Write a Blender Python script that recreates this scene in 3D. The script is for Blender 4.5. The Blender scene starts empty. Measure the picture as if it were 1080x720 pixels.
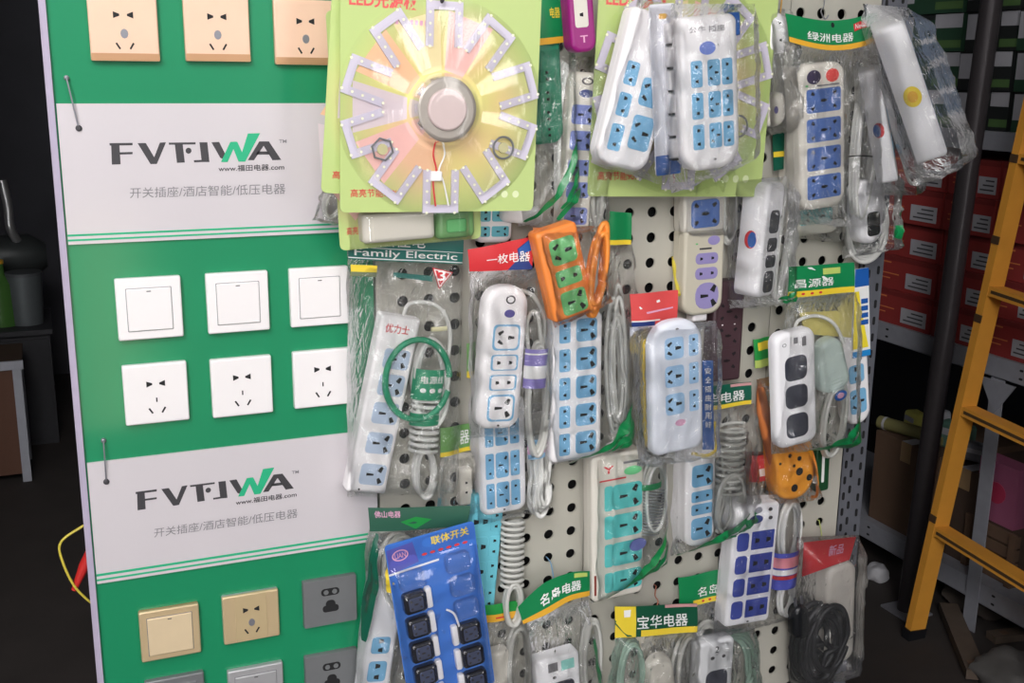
import bpy, math, random
from mathutils import Vector, Matrix, noise
random.seed(7)
PI = math.pi
ZO = 1.22                                   # height of the board frame above the floor
CAM = Vector((-.078, -1.5703, .2812 + ZO))
F = 1168.2297
M3 = Matrix(((0.92190715, 0.37849389, 0.08264131), (-0.38725273, 0.89422482, 0.22449342), (0.01106948, -0.23896516, 0.97096504)))
scene = bpy.context.scene
COL = scene.collection

def ray(px, py): return M3 @ Vector(((px - 540) / F, 1, -(py - 360) / F))
def P(px, py, d=0):                         # point of the hanging plane d metres in front of the pegboard
    v = ray(px, py); return CAM + v * ((-d - CAM.y) / v.y)
def PX(px, py, X):
    v = ray(px, py); return CAM + v * ((X - CAM.x) / v.x)

# ---------------------------------------------------------------- materials
MATS = {}
def srgb(c): return tuple(((x / 255) / 12.92 if x / 255 <= .04045 else ((x / 255 + .055) / 1.055) ** 2.4) for x in c) + (1,)
def mat(name, c, rough=.45, metal=0, spec=.5, vary=.06, scale=40, bump=0, emit=0, coat=0):
    if name in MATS: return MATS[name]
    m = bpy.data.materials.new(name); m.use_nodes = True
    nt = m.node_tree; b = nt.nodes['Principled BSDF']
    col = srgb(c)
    if vary:
        tc = nt.nodes.new('ShaderNodeTexCoord'); n = nt.nodes.new('ShaderNodeTexNoise')
        n.inputs['Scale'].default_value = scale; n.inputs['Detail'].default_value = 3
        nt.links.new(tc.outputs['Object'], n.inputs['Vector'])
        mx = nt.nodes.new('ShaderNodeMix'); mx.data_type = 'RGBA'
        mx.inputs['A'].default_value = tuple(x * (1 - vary) for x in col[:3]) + (1,)
        mx.inputs['B'].default_value = tuple(min(1, x * (1 + vary)) for x in col[:3]) + (1,)
        nt.links.new(n.outputs['Fac'], mx.inputs['Factor'])
        nt.links.new(mx.outputs['Result'], b.inputs['Base Color'])
        if bump:
            bp = nt.nodes.new('ShaderNodeBump'); bp.inputs['Strength'].default_value = bump; bp.inputs['Distance'].default_value = .002
            nt.links.new(n.outputs['Fac'], bp.inputs['Height']); nt.links.new(bp.outputs['Normal'], b.inputs['Normal'])
    else: b.inputs['Base Color'].default_value = col
    b.inputs['Roughness'].default_value = rough; b.inputs['Metallic'].default_value = metal
    b.inputs['Specular IOR Level'].default_value = spec
    if coat: b.inputs['Coat Weight'].default_value = coat; b.inputs['Coat Roughness'].default_value = .08
    MATS[name] = m; return m

def film_mat(name, tint=(.985, .985, .985), haze=.06, rough=.12, gl=1.0, bump=.6, bscale=90):
    m = bpy.data.materials.new(name); m.use_nodes = True; nt = m.node_tree; nt.nodes.clear()
    N = nt.nodes.new; L = nt.links.new
    out = N('ShaderNodeOutputMaterial'); tr = N('ShaderNodeBsdfTransparent'); tr.inputs[0].default_value = tint + (1,)
    g = N('ShaderNodeBsdfGlossy'); g.inputs['Roughness'].default_value = rough; g.inputs['Color'].default_value = (1, 1, 1, 1)
    df = N('ShaderNodeBsdfDiffuse'); df.inputs['Color'].default_value = (.9, .92, .92, 1)
    fr = N('ShaderNodeFresnel'); fr.inputs['IOR'].default_value = 1.5
    mu = N('ShaderNodeMath'); mu.operation = 'MULTIPLY_ADD'; mu.inputs[1].default_value = gl; mu.inputs[2].default_value = .02
    L(fr.outputs[0], mu.inputs[0])
    tc = N('ShaderNodeTexCoord'); mp = N('ShaderNodeMapping'); mp.inputs['Scale'].default_value = (1, 1, .35)
    n = N('ShaderNodeTexNoise'); n.inputs['Scale'].default_value = bscale; n.inputs['Detail'].default_value = 3; n.inputs['Distortion'].default_value = 1.2
    L(tc.outputs['Object'], mp.inputs[0]); L(mp.outputs[0], n.inputs['Vector'])
    bp = N('ShaderNodeBump'); bp.inputs['Strength'].default_value = bump; bp.inputs['Distance'].default_value = .004
    L(n.outputs['Fac'], bp.inputs['Height']); L(bp.outputs[0], g.inputs['Normal']); L(bp.outputs[0], fr.inputs['Normal'])
    a = N('ShaderNodeMixShader'); L(mu.outputs[0], a.inputs[0]); L(tr.outputs[0], a.inputs[1]); L(g.outputs[0], a.inputs[2])
    b = N('ShaderNodeMixShader'); b.inputs[0].default_value = haze; L(a.outputs[0], b.inputs[1]); L(df.outputs[0], b.inputs[2])
    L(b.outputs[0], out.inputs[0]); MATS[name] = m; return m

FILM = film_mat('clear_film', haze=.015, rough=.05, bump=.8, gl=.85)
FILM2 = film_mat('soft_film', haze=.05, rough=.1, bump=.8, bscale=60, gl=1.2)
BLISTER = film_mat('blister_plastic', haze=.01, rough=.06, bump=.08, bscale=30, gl=.6)
WHITE = mat('white_plastic', (246, 243, 244), .32, vary=.02)
OFFW = mat('warm_white_plastic', (222, 217, 206), .38, vary=.03)
GREYW = mat('grey_white_plastic', (205, 206, 208), .35, vary=.03)
BEIGE = mat('beige_plastic', (200, 194, 176), .4, vary=.03)
DARK = mat('hole_dark', (22, 22, 24), .7, vary=0)
BLACKP = mat('black_plastic', (26, 27, 30), .22, vary=.1)
SKY = mat('sky_blue_plastic', (126, 184, 222), .35, vary=.03)
BLUE = mat('mid_blue_plastic', (88, 120, 186), .35, vary=.03)
DBLUE = mat('deep_blue_plastic', (56, 72, 160), .3, vary=.03)
AQUA = mat('aqua_plastic', (98, 208, 206), .32, vary=.03)
CYAN = mat('cyan_plastic', (112, 196, 212), .32, vary=.03)
LAV = mat('lavender_plastic', (188, 204, 226), .35, vary=.03)
PURP = mat('purple_plastic', (150, 140, 190), .35, vary=.03)
ORNG = mat('orange_plastic', (240, 138, 62), .35, vary=.04)
ORNY = mat('amber_plastic', (246, 166, 50), .35, vary=.03)
GRNP = mat('green_plastic', (108, 190, 118), .35, vary=.03)
TEALG = mat('sea_green_plastic', (36, 130, 98), .35, vary=.04)
MAGEN = mat('magenta_plastic', (150, 28, 118), .3, vary=.04)
BROWN = mat('brown_plastic', (72, 50, 56), .4, vary=.05)
CABLE = mat('grey_cable', (196, 196, 190), .45, vary=.03)
CABLEW = mat('white_cable', (226, 226, 222), .4, vary=.03)
CABLEO = mat('orange_cable', (240, 146, 60), .4, vary=.03)
CABLEB = mat('black_cable', (34, 34, 38), .4, vary=.1)
GRN = mat('card_green', (24, 132, 78), .35, vary=.04)
GRND = mat('card_dark_green', (20, 92, 72), .35, vary=.04)
TEALC = mat('card_teal', (40, 112, 104), .35, vary=.04)
YEL = mat('card_yellow', (240, 212, 62), .4, vary=.04)
YELO = mat('card_amber', (232, 176, 56), .4, vary=.04)
REDC = mat('card_red', (214, 52, 58), .38, vary=.05)
BLUC = mat('card_blue', (34, 92, 172), .35, vary=.04)
NAVY = mat('card_navy', (38, 62, 128), .35, vary=.04)
PAPER = mat('white_print', (240, 240, 238), .5, vary=.02)
INK = mat('dark_ink', (62, 60, 64), .5, vary=0)
INKG = mat('grey_ink', (128, 126, 130), .5, vary=0)
INKR = mat('red_ink', (216, 60, 66), .5, vary=0)
INKB = mat('blue_ink', (110, 116, 186), .45, vary=0)
INKP = mat('pink_ink', (226, 170, 200), .45, vary=0)
INKGR = mat('green_ink', (40, 176, 128), .4, vary=0)
SWIRL = mat('green_print', (22, 128, 72), .3, vary=.05)
PRGREEN = mat('print_leaf_green', (40, 150, 70), .3, vary=.05)
STEEL = mat('zinc_steel', (150, 150, 158), .4, metal=.6, vary=.08)
GOLD = mat('gold_plate', (226, 194, 160), .38, metal=.25, vary=.03)
GOLDD = mat('gold_edge', (206, 160, 122), .35, metal=.5, vary=.03)
CHAMP = mat('champagne_plate', (214, 190, 150), .34, metal=.35, vary=.03)
SILV = mat('silver_plate', (186, 186, 188), .35, metal=.4, vary=.03)
GREYP = mat('grey_plate', (128, 130, 132), .4, metal=.35, vary=.05)

# ---------------------------------------------------------------- mesh building (all vertices in world space)
FRAME = {}
class MB:
    def __init__(s): s.v = []; s.f = []; s.m = []; s.mats = []
    def mi(s, m):
        if m not in s.mats: s.mats.append(m)
        return s.mats.index(m)
    def add(s, vs, fs, m):
        o = len(s.v); s.v += [Vector(v) for v in vs]; i = s.mi(m)
        for f in fs: s.f.append(tuple(o + k for k in f)); s.m.append(i)
    def box(s, fr, x0, x1, y0, y1, z0, z1, m):
        vs = [fr @ Vector((x, y, z)) for x in (x0, x1) for y in (y0, y1) for z in (z0, z1)]
        s.add(vs, [(0, 1, 3, 2), (4, 6, 7, 5), (0, 4, 5, 1), (2, 3, 7, 6), (0, 2, 6, 4), (1, 5, 7, 3)], m)
    def prism(s, fr, outline, y0, y1, m, bev=0, mside=None):
        """outline: (x,z) loop; y0 back, y1 front (towards -y); front edge bevelled"""
        n = len(outline); cx = sum(p[0] for p in outline) / n; cz = sum(p[1] for p in outline) / n
        W = max(p[0] for p in outline) - min(p[0] for p in outline); H = max(p[1] for p in outline) - min(p[1] for p in outline)
        rings = [(y0, 0)]
        if bev:
            sg = 1 if y0 > y1 else -1
            for a in (0, 30, 60, 90):
                a = math.radians(a); rings.append((y1 + sg * bev * (1 - math.sin(a)), bev * (1 - math.cos(a))))
        else: rings.append((y1, 0))
        vs = []
        for y, ins in rings:
            sx = 1 - 2 * ins / W if W else 1; sz = 1 - 2 * ins / H if H else 1
            for x, z in outline: vs.append(fr @ Vector((cx + (x - cx) * sx, y, cz + (z - cz) * sz)))
        fs = []
        for r in range(len(rings) - 1):
            for i in range(n): j = (i + 1) % n; fs.append((r * n + i, r * n + j, (r + 1) * n + j, (r + 1) * n + i))
        k = (len(rings) - 1) * n
        s.add(vs, fs + [tuple(range(n - 1, -1, -1))], mside or m)
        s.add(vs[k:], [tuple(range(n))], m)
    def tube(s, path, r, m, seg=7, closed=False):
        n = len(path); vs = []; up = Vector((0, 1, .3)).normalized()
        for i, p in enumerate(path):
            a = path[i - 1] if i or closed else path[0]; b = path[(i + 1) % n] if i < n - 1 or closed else path[-1]
            t = (b - a);
            if t.length < 1e-9: t = Vector((0, 0, 1))
            t.normalize(); u = t.cross(up)
            if u.length < 1e-3: u = t.cross(Vector((1, 0, 0)))
            u.normalize(); w = t.cross(u)
            rr = r[i] if isinstance(r, (list, tuple)) else r
            for k in range(seg): q = 2 * PI * k / seg; vs.append(p + u * math.cos(q) * rr + w * math.sin(q) * rr)
        fs = []
        for i in range(n if closed else n - 1):
            j = (i + 1) % n
            for k in range(seg): l = (k + 1) % seg; fs.append((i * seg + k, i * seg + l, j * seg + l, j * seg + k))
        if not closed: fs += [tuple(range(seg)), tuple(range((n - 1) * seg, n * seg))[::-1]]
        s.add(vs, fs, m)
    def sheet(s, fn, nu, nv, m):
        vs = [fn(i / nu, j / nv) for j in range(nv + 1) for i in range(nu + 1)]
        s.add(vs, [(j * (nu + 1) + i, (j + 1) * (nu + 1) + i, (j + 1) * (nu + 1) + i + 1, j * (nu + 1) + i + 1) for j in range(nv) for i in range(nu)], m)
    def build(s, name, parent=None, smooth=40):
        fr = FRAME[parent.name] if parent is not None and parent.name in FRAME else Matrix.Identity(4)
        inv = fr.inverted(); me = bpy.data.meshes.new(name)
        me.from_pydata([inv @ v for v in s.v], [], s.f)
        for m in s.mats: me.materials.append(m)
        me.polygons.foreach_set('material_index', s.m)
        if smooth:
            me.polygons.foreach_set('use_smooth', [True] * len(s.f)); me.set_sharp_from_angle(angle=math.radians(smooth))
        me.update(); me.validate()
        o = bpy.data.objects.new(name, me); COL.objects.link(o)
        if parent is not None: o.parent = parent; FRAME[o.name] = fr
        return o
I4 = Matrix.Identity(4)

def thing(name, label, cat, group=None, fr=None):
    o = bpy.data.objects.new(name, None); COL.objects.link(o); o.empty_display_size = .02
    fr = fr or I4.copy(); o.matrix_world = fr; FRAME[o.name] = fr
    o['label'] = label; o['category'] = cat
    if group: o['group'] = group
    return o
def tag(o, label, cat, group=None):
    o['label'] = label; o['category'] = cat
    if group: o['group'] = group
    return o
def struct(o): o['kind'] = 'structure'; return o
def origin_to(o, p):
    """puts a single-mesh thing's origin at p (mesh authored in world space)"""
    p = Vector(p); o.data.transform(Matrix.Translation(-p)); o.location = p; return o

TXT = {}
def text2d(t, bold=0):
    if (t, bold) in TXT: return TXT[(t, bold)]
    c = bpy.data.curves.new('t', 'FONT'); c.body = t; c.size = 1; c.resolution_u = 3; c.offset = bold
    o = bpy.data.objects.new('t', c); COL.objects.link(o)
    bpy.context.view_layer.update()
    me = bpy.data.meshes.new_from_object(o.evaluated_get(bpy.context.evaluated_depsgraph_get()))
    vs = [v.co.copy() for v in me.vertices]; fs = [tuple(p.vertices) for p in me.polygons]
    bpy.data.objects.remove(o); bpy.data.curves.remove(c); bpy.data.meshes.remove(me)
    x0 = min(v.x for v in vs); x1 = max(v.x for v in vs); y0 = min(v.y for v in vs); y1 = max(v.y for v in vs)
    r = ([((v.x - x0) / (x1 - x0), (v.y - y0) / (y1 - y0)) for v in vs], fs); TXT[(t, bold)] = r; return r
def put_text(mb, t, fn, u0, v0, u1, v1, m, bold=.015, skew=0):
    """box (u0,v0) top-left .. (u1,v1) bottom-right in fn's coordinates"""
    vs, fs = text2d(t, bold)
    mb.add([fn(u0 + (u1 - u0) * x, v1 + (v0 - v1) * y + skew * x) for x, y in vs], [f[::-1] for f in fs], m)
# ---------------------------------------------------------------- generic product parts
def rrect(w, h, rt, rb=None, n=6, taper=0):
    rb = rt if rb is None else rb; pts = []
    for (sx, sz, r, a0) in ((1, 1, rt, 0), (-1, 1, rt, 90), (-1, -1, rb, 180), (1, -1, rb, 270)):
        r = max(.0003, min(r, w / 2 * .999, h / 2 * .999))
        for k in range(n + 1):
            a = math.radians(a0 + 90 * k / n)
            x = sx * (w / 2 - r) + r * math.cos(a); z = sz * (h / 2 - r) + r * math.sin(a)
            x *= 1 + taper * z / h
            pts.append((x, z))
    return pts
def mv(pts, dx, dz): return [(x + dx, z + dz) for x, z in pts]

def frame_px(top, bot, d, t, yaw=0):
    """frame of a strip whose front face axis runs top -> bot (pixels) at distance d+t from the pegboard"""
    a = P(top[0], top[1], d + t); b = P(bot[0], bot[1], d + t)
    z = (a - b); L = z.length; z.normalize()
    y = Vector((0, 1, 0)); x = y.cross(z).normalized()
    fr = Matrix((x, y, z)).transposed().to_4x4()
    fr.translation = b + Vector((0, t, 0)) + z * (L / 2)
    if yaw: fr = fr @ Matrix.Rotation(math.radians(yaw), 4, 'Z')
    return fr, L
def px_len(c, wpx, d): return (P(c[0] + wpx / 2, c[1], d) - P(c[0] - wpx / 2, c[1], d)).length

def holes(mb, fr, y, cx, cz, w, h, kind, m=None):
    m = m or DARK
    def slot(x, z, a, l, b):
        ca, sa = math.cos(a), math.sin(a)
        q = [(-l, -b), (l, -b * .6), (l, b * .6), (-l, b)]
        mb.prism(fr, [(x + p * ca - r * sa, z + p * sa + r * ca) for p, r in q], y, y - .0004, m)
    s = min(w, h)
    if kind == 'two':                       # upright pair of flat pins
        for sg in (1, -1): slot(cx, cz + sg * h * .27, 0 if sg > 0 else PI, s * .13, s * .14)
    elif kind == 'twoh':
        for sg in (1, -1): slot(cx + sg * w * .25, cz, 0, s * .13, s * .14)
    elif kind == 'three':                   # lying three pin: earth left, two slots right
        slot(cx - w * .12, cz, 0, s * .17, s * .07)
        for sg in (1, -1): slot(cx + w * .27, cz + sg * h * .27, PI / 2 - sg * .5, s * .13, s * .11)
    elif kind == 'threer':
        slot(cx + w * .2, cz, 0, s * .15, s * .09)
        for sg in (1, -1): slot(cx - w * .25, cz + sg * h * .22, sg * .6, s * .13, s * .08)
    elif kind == 'five':
        slot(cx, cz, 0, s * .16, s * .06); slot(cx, cz, PI / 2, s * .07, s * .07)
        for sx in (1, -1):
            for sz in (1, -1): slot(cx + sx * w * .32, cz + sz * h * .3, .6 * sz * sx, s * .09, s * .08)

def socket(parent, fr, t, cx, cz, w, h, kind, m, rim=None, r=.18, name='socket'):
    mb = MB(); y = -t
    if kind == 'blank' or kind == 'black':
        mb.prism(fr, mv(rrect(w, h, min(w, h) * .28, n=4), cx, cz), y + .001, y - .0008, m, bev=.0006)
    else:
        if rim:
            mb.prism(fr, mv(rrect(w, h, min(w, h) * r, n=3), cx, cz), y + .001, y - .0005, rim)
            mb.prism(fr, mv(rrect(w * .86, h * .86, min(w, h) * r, n=3), cx, cz), y, y - .0009, m)
            holes(mb, fr, y - .0008, cx, cz, w * .86, h * .86, kind)
        else:
            mb.prism(fr, mv(rrect(w, h, min(w, h) * r, n=3), cx, cz), y + .001, y - .0008, m, bev=.0005)
            holes(mb, fr, y - .0007, cx, cz, w, h, kind)
    return mb.build(name, parent)

def strip_body(root, fr, L, w, t, m, rt=.3, rb=None, sockets=(), marks=(), bev=.005, taper=0, name='strip_body', rim=None, sr=.18):
    """sockets: (u0,u1,v0,v1,kind,mat); marks: (kind,u,v,su,sv,mat)"""
    mb = MB(); o = rrect(w, L, rt * w, (rt if rb is None else rb) * w, n=6, taper=taper)
    mb.prism(fr, o, 0, -t, m, bev=min(bev, t * .4))
    # parting line round the sides
    mb.prism(fr, [(x * 1.008, z * 1.002) for x, z in o], -t * .48, -t * .52, m)
    for k, u, v, su, sv, mm in marks:
        x = u * w; z = (.5 - v) * L
        if k == 'oval': mb.prism(fr, [(x + su * w / 2 * math.cos(a * PI / 10), z + sv * L / 2 * math.sin(a * PI / 10)) for a in range(20)], -t + .0005, -t - .0005, mm)
        elif k == 'ring':
            n = 24; vs = []
            for a in range(n):
                c, s_ = math.cos(a * 2 * PI / n), math.sin(a * 2 * PI / n)
                vs += [fr @ Vector((x + su * w / 2 * c, -t - .0004, z + sv * L / 2 * s_)), fr @ Vector((x + su * w * .34 * c, -t - .0004, z + sv * L * .34 * s_))]
            mb.add(vs, [(2 * a, 2 * a + 1, (2 * a + 3) % (2 * n), (2 * a + 2) % (2 * n)) for a in range(n)], mm)
        elif k == 'bar': mb.prism(fr, mv([(-su * w / 2, -sv * L / 2), (su * w / 2, -sv * L / 2), (su * w / 2, sv * L / 2), (-su * w / 2, sv * L / 2)], x, z), -t + .0003, -t - .0004, mm)
        elif k.startswith('t:'):
            put_text(mb, k[2:], lambda a, b: fr @ Vector((a, -t - .0004, b)), x - su * w / 2, z + sv * L / 2, x + su * w / 2, z - sv * L / 2, mm)
    body = mb.build(name, root)
    for s in sockets:
        u0, u1, v0, v1, kind, mm = s
        socket(body, fr, t, (u0 + u1) / 2 * w, (.5 - (v0 + v1) / 2) * L, (u1 - u0) * w, (v1 - v0) * L, kind, mm, rim=rim, r=sr)
    return body

def quad_fn(q, d):
    c = [P(x, y, d) for x, y in q]          # tl tr br bl
    def f(u, v): return (c[0] * (1 - u) + c[1] * u) * (1 - v) + (c[3] * (1 - u) + c[2] * u) * v
    return f

def bag(root, q, db, df, seed=0, wr=.004, m=None, prints=(), nu=30, nv=44, rampt=.1, rampb=.06, name='plastic_bag'):
    dm = db + (df - db) * .45; f = quad_fn(q, dm); m = m or FILM; S = Vector((seed * 7.3, seed * 3.1, 0))
    A = P(*q[0], dm); B = P(*q[1], dm); D = P(*q[3], dm); wu = (B - A).length; wv = (D - A).length
    def prof(u, v):
        e = min(1, max(0, math.sin(PI * u)) * 2.2) ** .4
        return e * min(1, (v / rampt)) ** .8 * min(1, ((1 - v) / rampb)) ** .5
    def wrk(u, v):
        x, z = u * wu / .03, v * wv / .03
        a = 1 - abs(noise.noise(Vector((x * 1.3 + .5 * math.sin(z), z * .22, 0)) + S)) * 2.2
        b = 1 - abs(noise.noise(Vector((x * .9 + z * .5, z * .8 - x * .4, 5)) + S)) * 2.4
        c = noise.noise(Vector((x * 2.7, z * 2.2, 9)) + S)
        return max(0, a) ** 3 * .9 + max(0, b) ** 4 * 1.0 + c * .22 + .25
    def edge(u, v): return min(1, 6 * u, 6 * (1 - u), 10 * v + .15, 8 * (1 - v) + .1)
    def front(u, v, off=0):
        p = f(u, v); k = prof(u, v)
        p = p + Vector(((noise.noise(Vector((v * 7, u * 2, 1)) + S)) * .006 * (1 if v > .05 else 0), 0, noise.noise(Vector((u * 6, 3, v * 2)) + S) * .004 * v))
        p.y = -(dm + (df - dm) * k + 1.35 * wr * wrk(u, v) * edge(u, v)) - off; return p
    def back(u, v):
        p = front(u, v); p.y = -(dm - (dm - db) * prof(u, v) * .8); return p
    mb = MB(); mb.sheet(front, nu, nv, m); mb.sheet(lambda u, v: back(1 - u, v), 10, 14, m)
    for pts, wd, pm in prints:              # printed bands following the film: polyline in (u,v)
        n = 22; P2 = []
        for i in range(n + 1):
            s_ = i / n * (len(pts) - 1); k = min(int(s_), len(pts) - 2); r = s_ - k
            p0 = pts[max(0, k - 1)]; p1 = pts[k]; p2 = pts[k + 1]; p3 = pts[min(len(pts) - 1, k + 2)]
            P2.append(tuple(.5 * (2 * p1[c] + (p2[c] - p0[c]) * r + (2 * p0[c] - 5 * p1[c] + 4 * p2[c] - p3[c]) * r * r + (-p0[c] + 3 * p1[c] - 3 * p2[c] + p3[c]) * r ** 3) for c in (0, 1)))
        vs = []; asp = wv / wu
        for i, (u, v) in enumerate(P2):
            a = P2[max(0, i - 1)]; b = P2[min(n, i + 1)]
            tx, ty = (b[0] - a[0]), (b[1] - a[1]) * asp; l = math.hypot(tx, ty) or 1
            w_ = wd * (math.sin(PI * min(1, max(0, .12 + .76 * i / n))) if wd < 5 else 1)
            nx, ny = -ty / l * w_, tx / l * w_ / asp
            for sg in (-.5, 0, .5): vs.append(front(min(1, max(0, u + nx * sg)), min(1, max(0, v + ny * sg)), .0006))
        mb.add(vs, [(3 * i + k, 3 * i + k + 1, 3 * i + k + 4, 3 * i + k + 3) for i in range(n) for k in (0, 1)], pm)
    return mb.build(name, root, smooth=80), front

def header(root, q, d, base, bands=(), texts=(), curl=.003, sag=0, blobs=(), name='header_card', hole=True):
    """folded card stapled over the bag mouth. bands: (u0,u1,v0,v1,mat)"""
    c = [P(x, y, d) for x, y in q]
    def fn(u, v, off=0):
        p = (c[0] * (1 - u) + c[1] * u) * (1 - v) + (c[3] * (1 - u) + c[2] * u) * v
        p = p + Vector((0, -curl * math.sin(PI * u * 1.6 + .4) - .0015 * math.sin(PI * v) - off, -sag * math.sin(PI * u))); return p
    mb = MB(); mb.sheet(lambda u, v: fn(u, v), 16, 6, base)
    mb.sheet(lambda u, v: fn(1 - u, v, -.0012), 16, 6, base)
    n = 16                                   # folded top edge and sides
    loop = [(i / n, 0) for i in range(n + 1)] + [(1, j / 6) for j in range(1, 7)] + [(i / n, 1) for i in range(n - 1, -1, -1)] + [(0, j / 6) for j in range(5, 0, -1)]
    vs = []
    for u, v in loop: vs += [fn(u, v), fn(u, v, -.0012)]
    k = len(loop); mb.add(vs, [(2 * i, (2 * i + 2) % (2 * k), (2 * i + 3) % (2 * k), 2 * i + 1) for i in range(k)], base)
    for u0, u1, v0, v1, m in bands: mb.sheet(lambda u, v: fn(u0 + (u1 - u0) * u, v0 + (v1 - v0) * v, .0003), 14, 2, m)
    for pts, m in blobs: mb.add([fn(u, v, .0004) for u, v in pts], [tuple(range(len(pts)))[::-1]], m)
    for t, u0, v0, u1, v1, m in texts: put_text(mb, t, lambda u, v: fn(u, v, .0007), u0, v0, u1, v1, m, bold=.008)
    if hole: mb.add([fn(.5 + .02 * math.cos(a * PI / 6), .15 + .09 * math.sin(a * PI / 6), .0006) for a in range(12)], [tuple(range(12))], DARK)
    return mb.build(name, root)

def smooth_path(pts, n=8, closed=False):
    out = []; N = len(pts); rng = N if closed else N - 1
    for k in range(rng):
        g = (lambda i: pts[i % N]) if closed else (lambda i: pts[min(max(i, 0), N - 1)])
        p0, p1, p2, p3 = g(k - 1), g(k), g(k + 1), g(k + 2)
        for i in range(n):
            r = i / n
            out.append(.5 * (2 * p1 + (p2 - p0) * r + (2 * p0 - 5 * p1 + 4 * p2 - p3) * r * r + (-p0 + 3 * p1 - 3 * p2 + p3) * r ** 3))
    if not closed: out.append(pts[-1])
    return out
def cable_px(root, pts, m=None, r=.003, name='cable', seg=7):
    """pts: (px,py,d)"""
    mb = MB(); mb.tube(smooth_path([P(*p) for p in pts]), r, m or CABLE, seg); return mb.build(name, root, smooth=80)
def coil(root, c, rx, rz, d, depth=.012, turns=4, ang=0, m=None, r=.0035, seed=0, wob=.12, name='cable', pinch=0):
    """flat hank of cable: centre pixel c, radii in pixels, hanging plane d"""
    r = r * 1.2; turns = turns + 1 if turns > 2 else turns; rnd = random.Random(seed); C0 = P(c[0], c[1], d); sc = px_len(c, 10, d) / 10; a_, b_ = rx * sc, rz * sc; pts = []; n = 18
    ca, sa = math.cos(math.radians(ang)), math.sin(math.radians(ang)); ph = 0
    for t in range(turns):
        ka = 1 - wob * rnd.random() * 1.6; kb = 1 - wob * rnd.random(); dx = (rnd.random() - .5) * a_ * wob * 2; dz = (rnd.random() - .5) * b_ * wob
        for i in range(n):
            q = 2 * PI * i / n; x = a_ * ka * math.cos(q); z = b_ * kb * math.sin(q)
            x *= 1 - pinch * math.exp(-(z / b_) ** 2 * 6)
            x += dx; z += dz; dd = -(t + i / n) / turns * depth
            pts.append(C0 + Vector((x * ca - z * sa, dd, x * sa + z * ca)))
    mb = MB(); mb.tube(smooth_path(pts, 2), r, m or CABLE, 6); return mb.build(name, root, smooth=80)
def wraps(root, top, bot, wpx, d, turns=10, m=None, r=.0032, name='cable_wrap', flat=.6):
    """helix of cable tightly wound round a hank"""
    a = P(*top, d); b = P(*bot, d); R_ = px_len(top, wpx, d) / 2; ax = (b - a); L = ax.length; ax.normalize(); xx = ax.cross(Vector((0, 1, 0))).normalized()
    pts = [a + ax * (L * i / (turns * 14)) + xx * R_ * math.cos(2 * PI * i / 14) + Vector((0, R_ * flat * math.sin(2 * PI * i / 14), 0)) for i in range(turns * 14 + 1)]
    mb = MB(); mb.tube(pts, r, m or CABLE, 6); return mb.build(name, root, smooth=80)
def sleeve(root, top, bot, wpx, d, m, bands=(), name='paper_sleeve', texts=()):
    """printed paper band round a hank"""
    a = P(*top, d); b = P(*bot, d); R_ = px_len(top, wpx, d) / 2; ax = (b - a); xx = ax.normalized().cross(Vector((0, 1, 0))).normalized()
    if xx.x < 0: xx = -xx
    def fn(u, v, off=0): q = PI * (1 - u) ; return a + ax * v + xx * (R_ + off) * math.cos(q) - Vector((0, (R_ * .55 + off) * math.sin(q), 0))
    mb = MB(); mb.sheet(fn, 14, 4, m); mb.sheet(lambda u, v: fn(1 - u, v, -.0006), 14, 4, m)
    for v0, v1, mm in bands: mb.sheet(lambda u, v: fn(u, v0 + (v1 - v0) * v, .0004), 14, 2, mm)
    for t, u0, v0, u1, v1, mm in texts: put_text(mb, t, lambda u, v: fn(u, v, .0007), u0, v0, u1, v1, mm)
    return mb.build(name, root, smooth=60)
def plug(root, top, bot, wpx, d, m, t=.022, prongs=True, name='plug'):
    fr, L = frame_px(top, bot, d, t); w = px_len(top, wpx, d + t); mb = MB()
    mb.prism(fr, rrect(w, L, w * .42, w * .3, taper=-.25), 0, -t, m, bev=t * .35)
    for k in range(4): mb.prism(fr, mv(rrect(w * .45, L * .04, .001), 0, -L * (.3 + .06 * k)), -t, -t - .001, m)
    o = mb.build(name, root)
    if prongs:
        mb = MB()
        for s in (-1, 1): mb.prism(fr, mv(rrect(w * .12, L * .3, .0008), s * w * .2, L * .6), -t * .45, -t * .6, STEEL)
        mb.build('prong', o)
    return o
def rows(vs, cols): return [(u0, u1, v0, v1, k, m) for v0, v1 in vs for u0, u1, k, m in cols]
def fr_at(px, py, d): return Matrix.Translation(P(px, py, d))
# ---------------------------------------------------------------- setting
def simple_box(name, x0, x1, y0, y1, z0, z1, m):
    mb = MB(); mb.box(I4, x0, x1, y0, y1, z0, z1, m); return mb.build(name, None, 0)
WALLD = mat('dark_plaster', (70, 70, 76), .8, vary=.25, scale=3)
FLOORM = mat('dark_concrete', (52, 47, 45), .75, vary=.3, scale=6, bump=.3)
struct(simple_box('floor', -2.2, 3.3, -3.2, 4.2, -.1, 0, FLOORM))
struct(simple_box('wall_back', -2.2, 3.3, 4.2, 4.3, 0, 3, WALLD))
struct(simple_box('wall_left', -2.3, -2.2, -1.2, 4.2, 0, 3, WALLD))
struct(simple_box('wall_right', 3.2, 3.3, -1.3, 4.2, 0, 3, WALLD))
struct(simple_box('shade_wall_front', 1.3, 3.3, -1.4, -1.3, 0, 3, WALLD))  # unseen wall added to block frontal light from the right side
struct(simple_box('ceiling', -2.3, 3.3, -.75, 4.3, 3, 3.1, WALLD))

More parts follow.
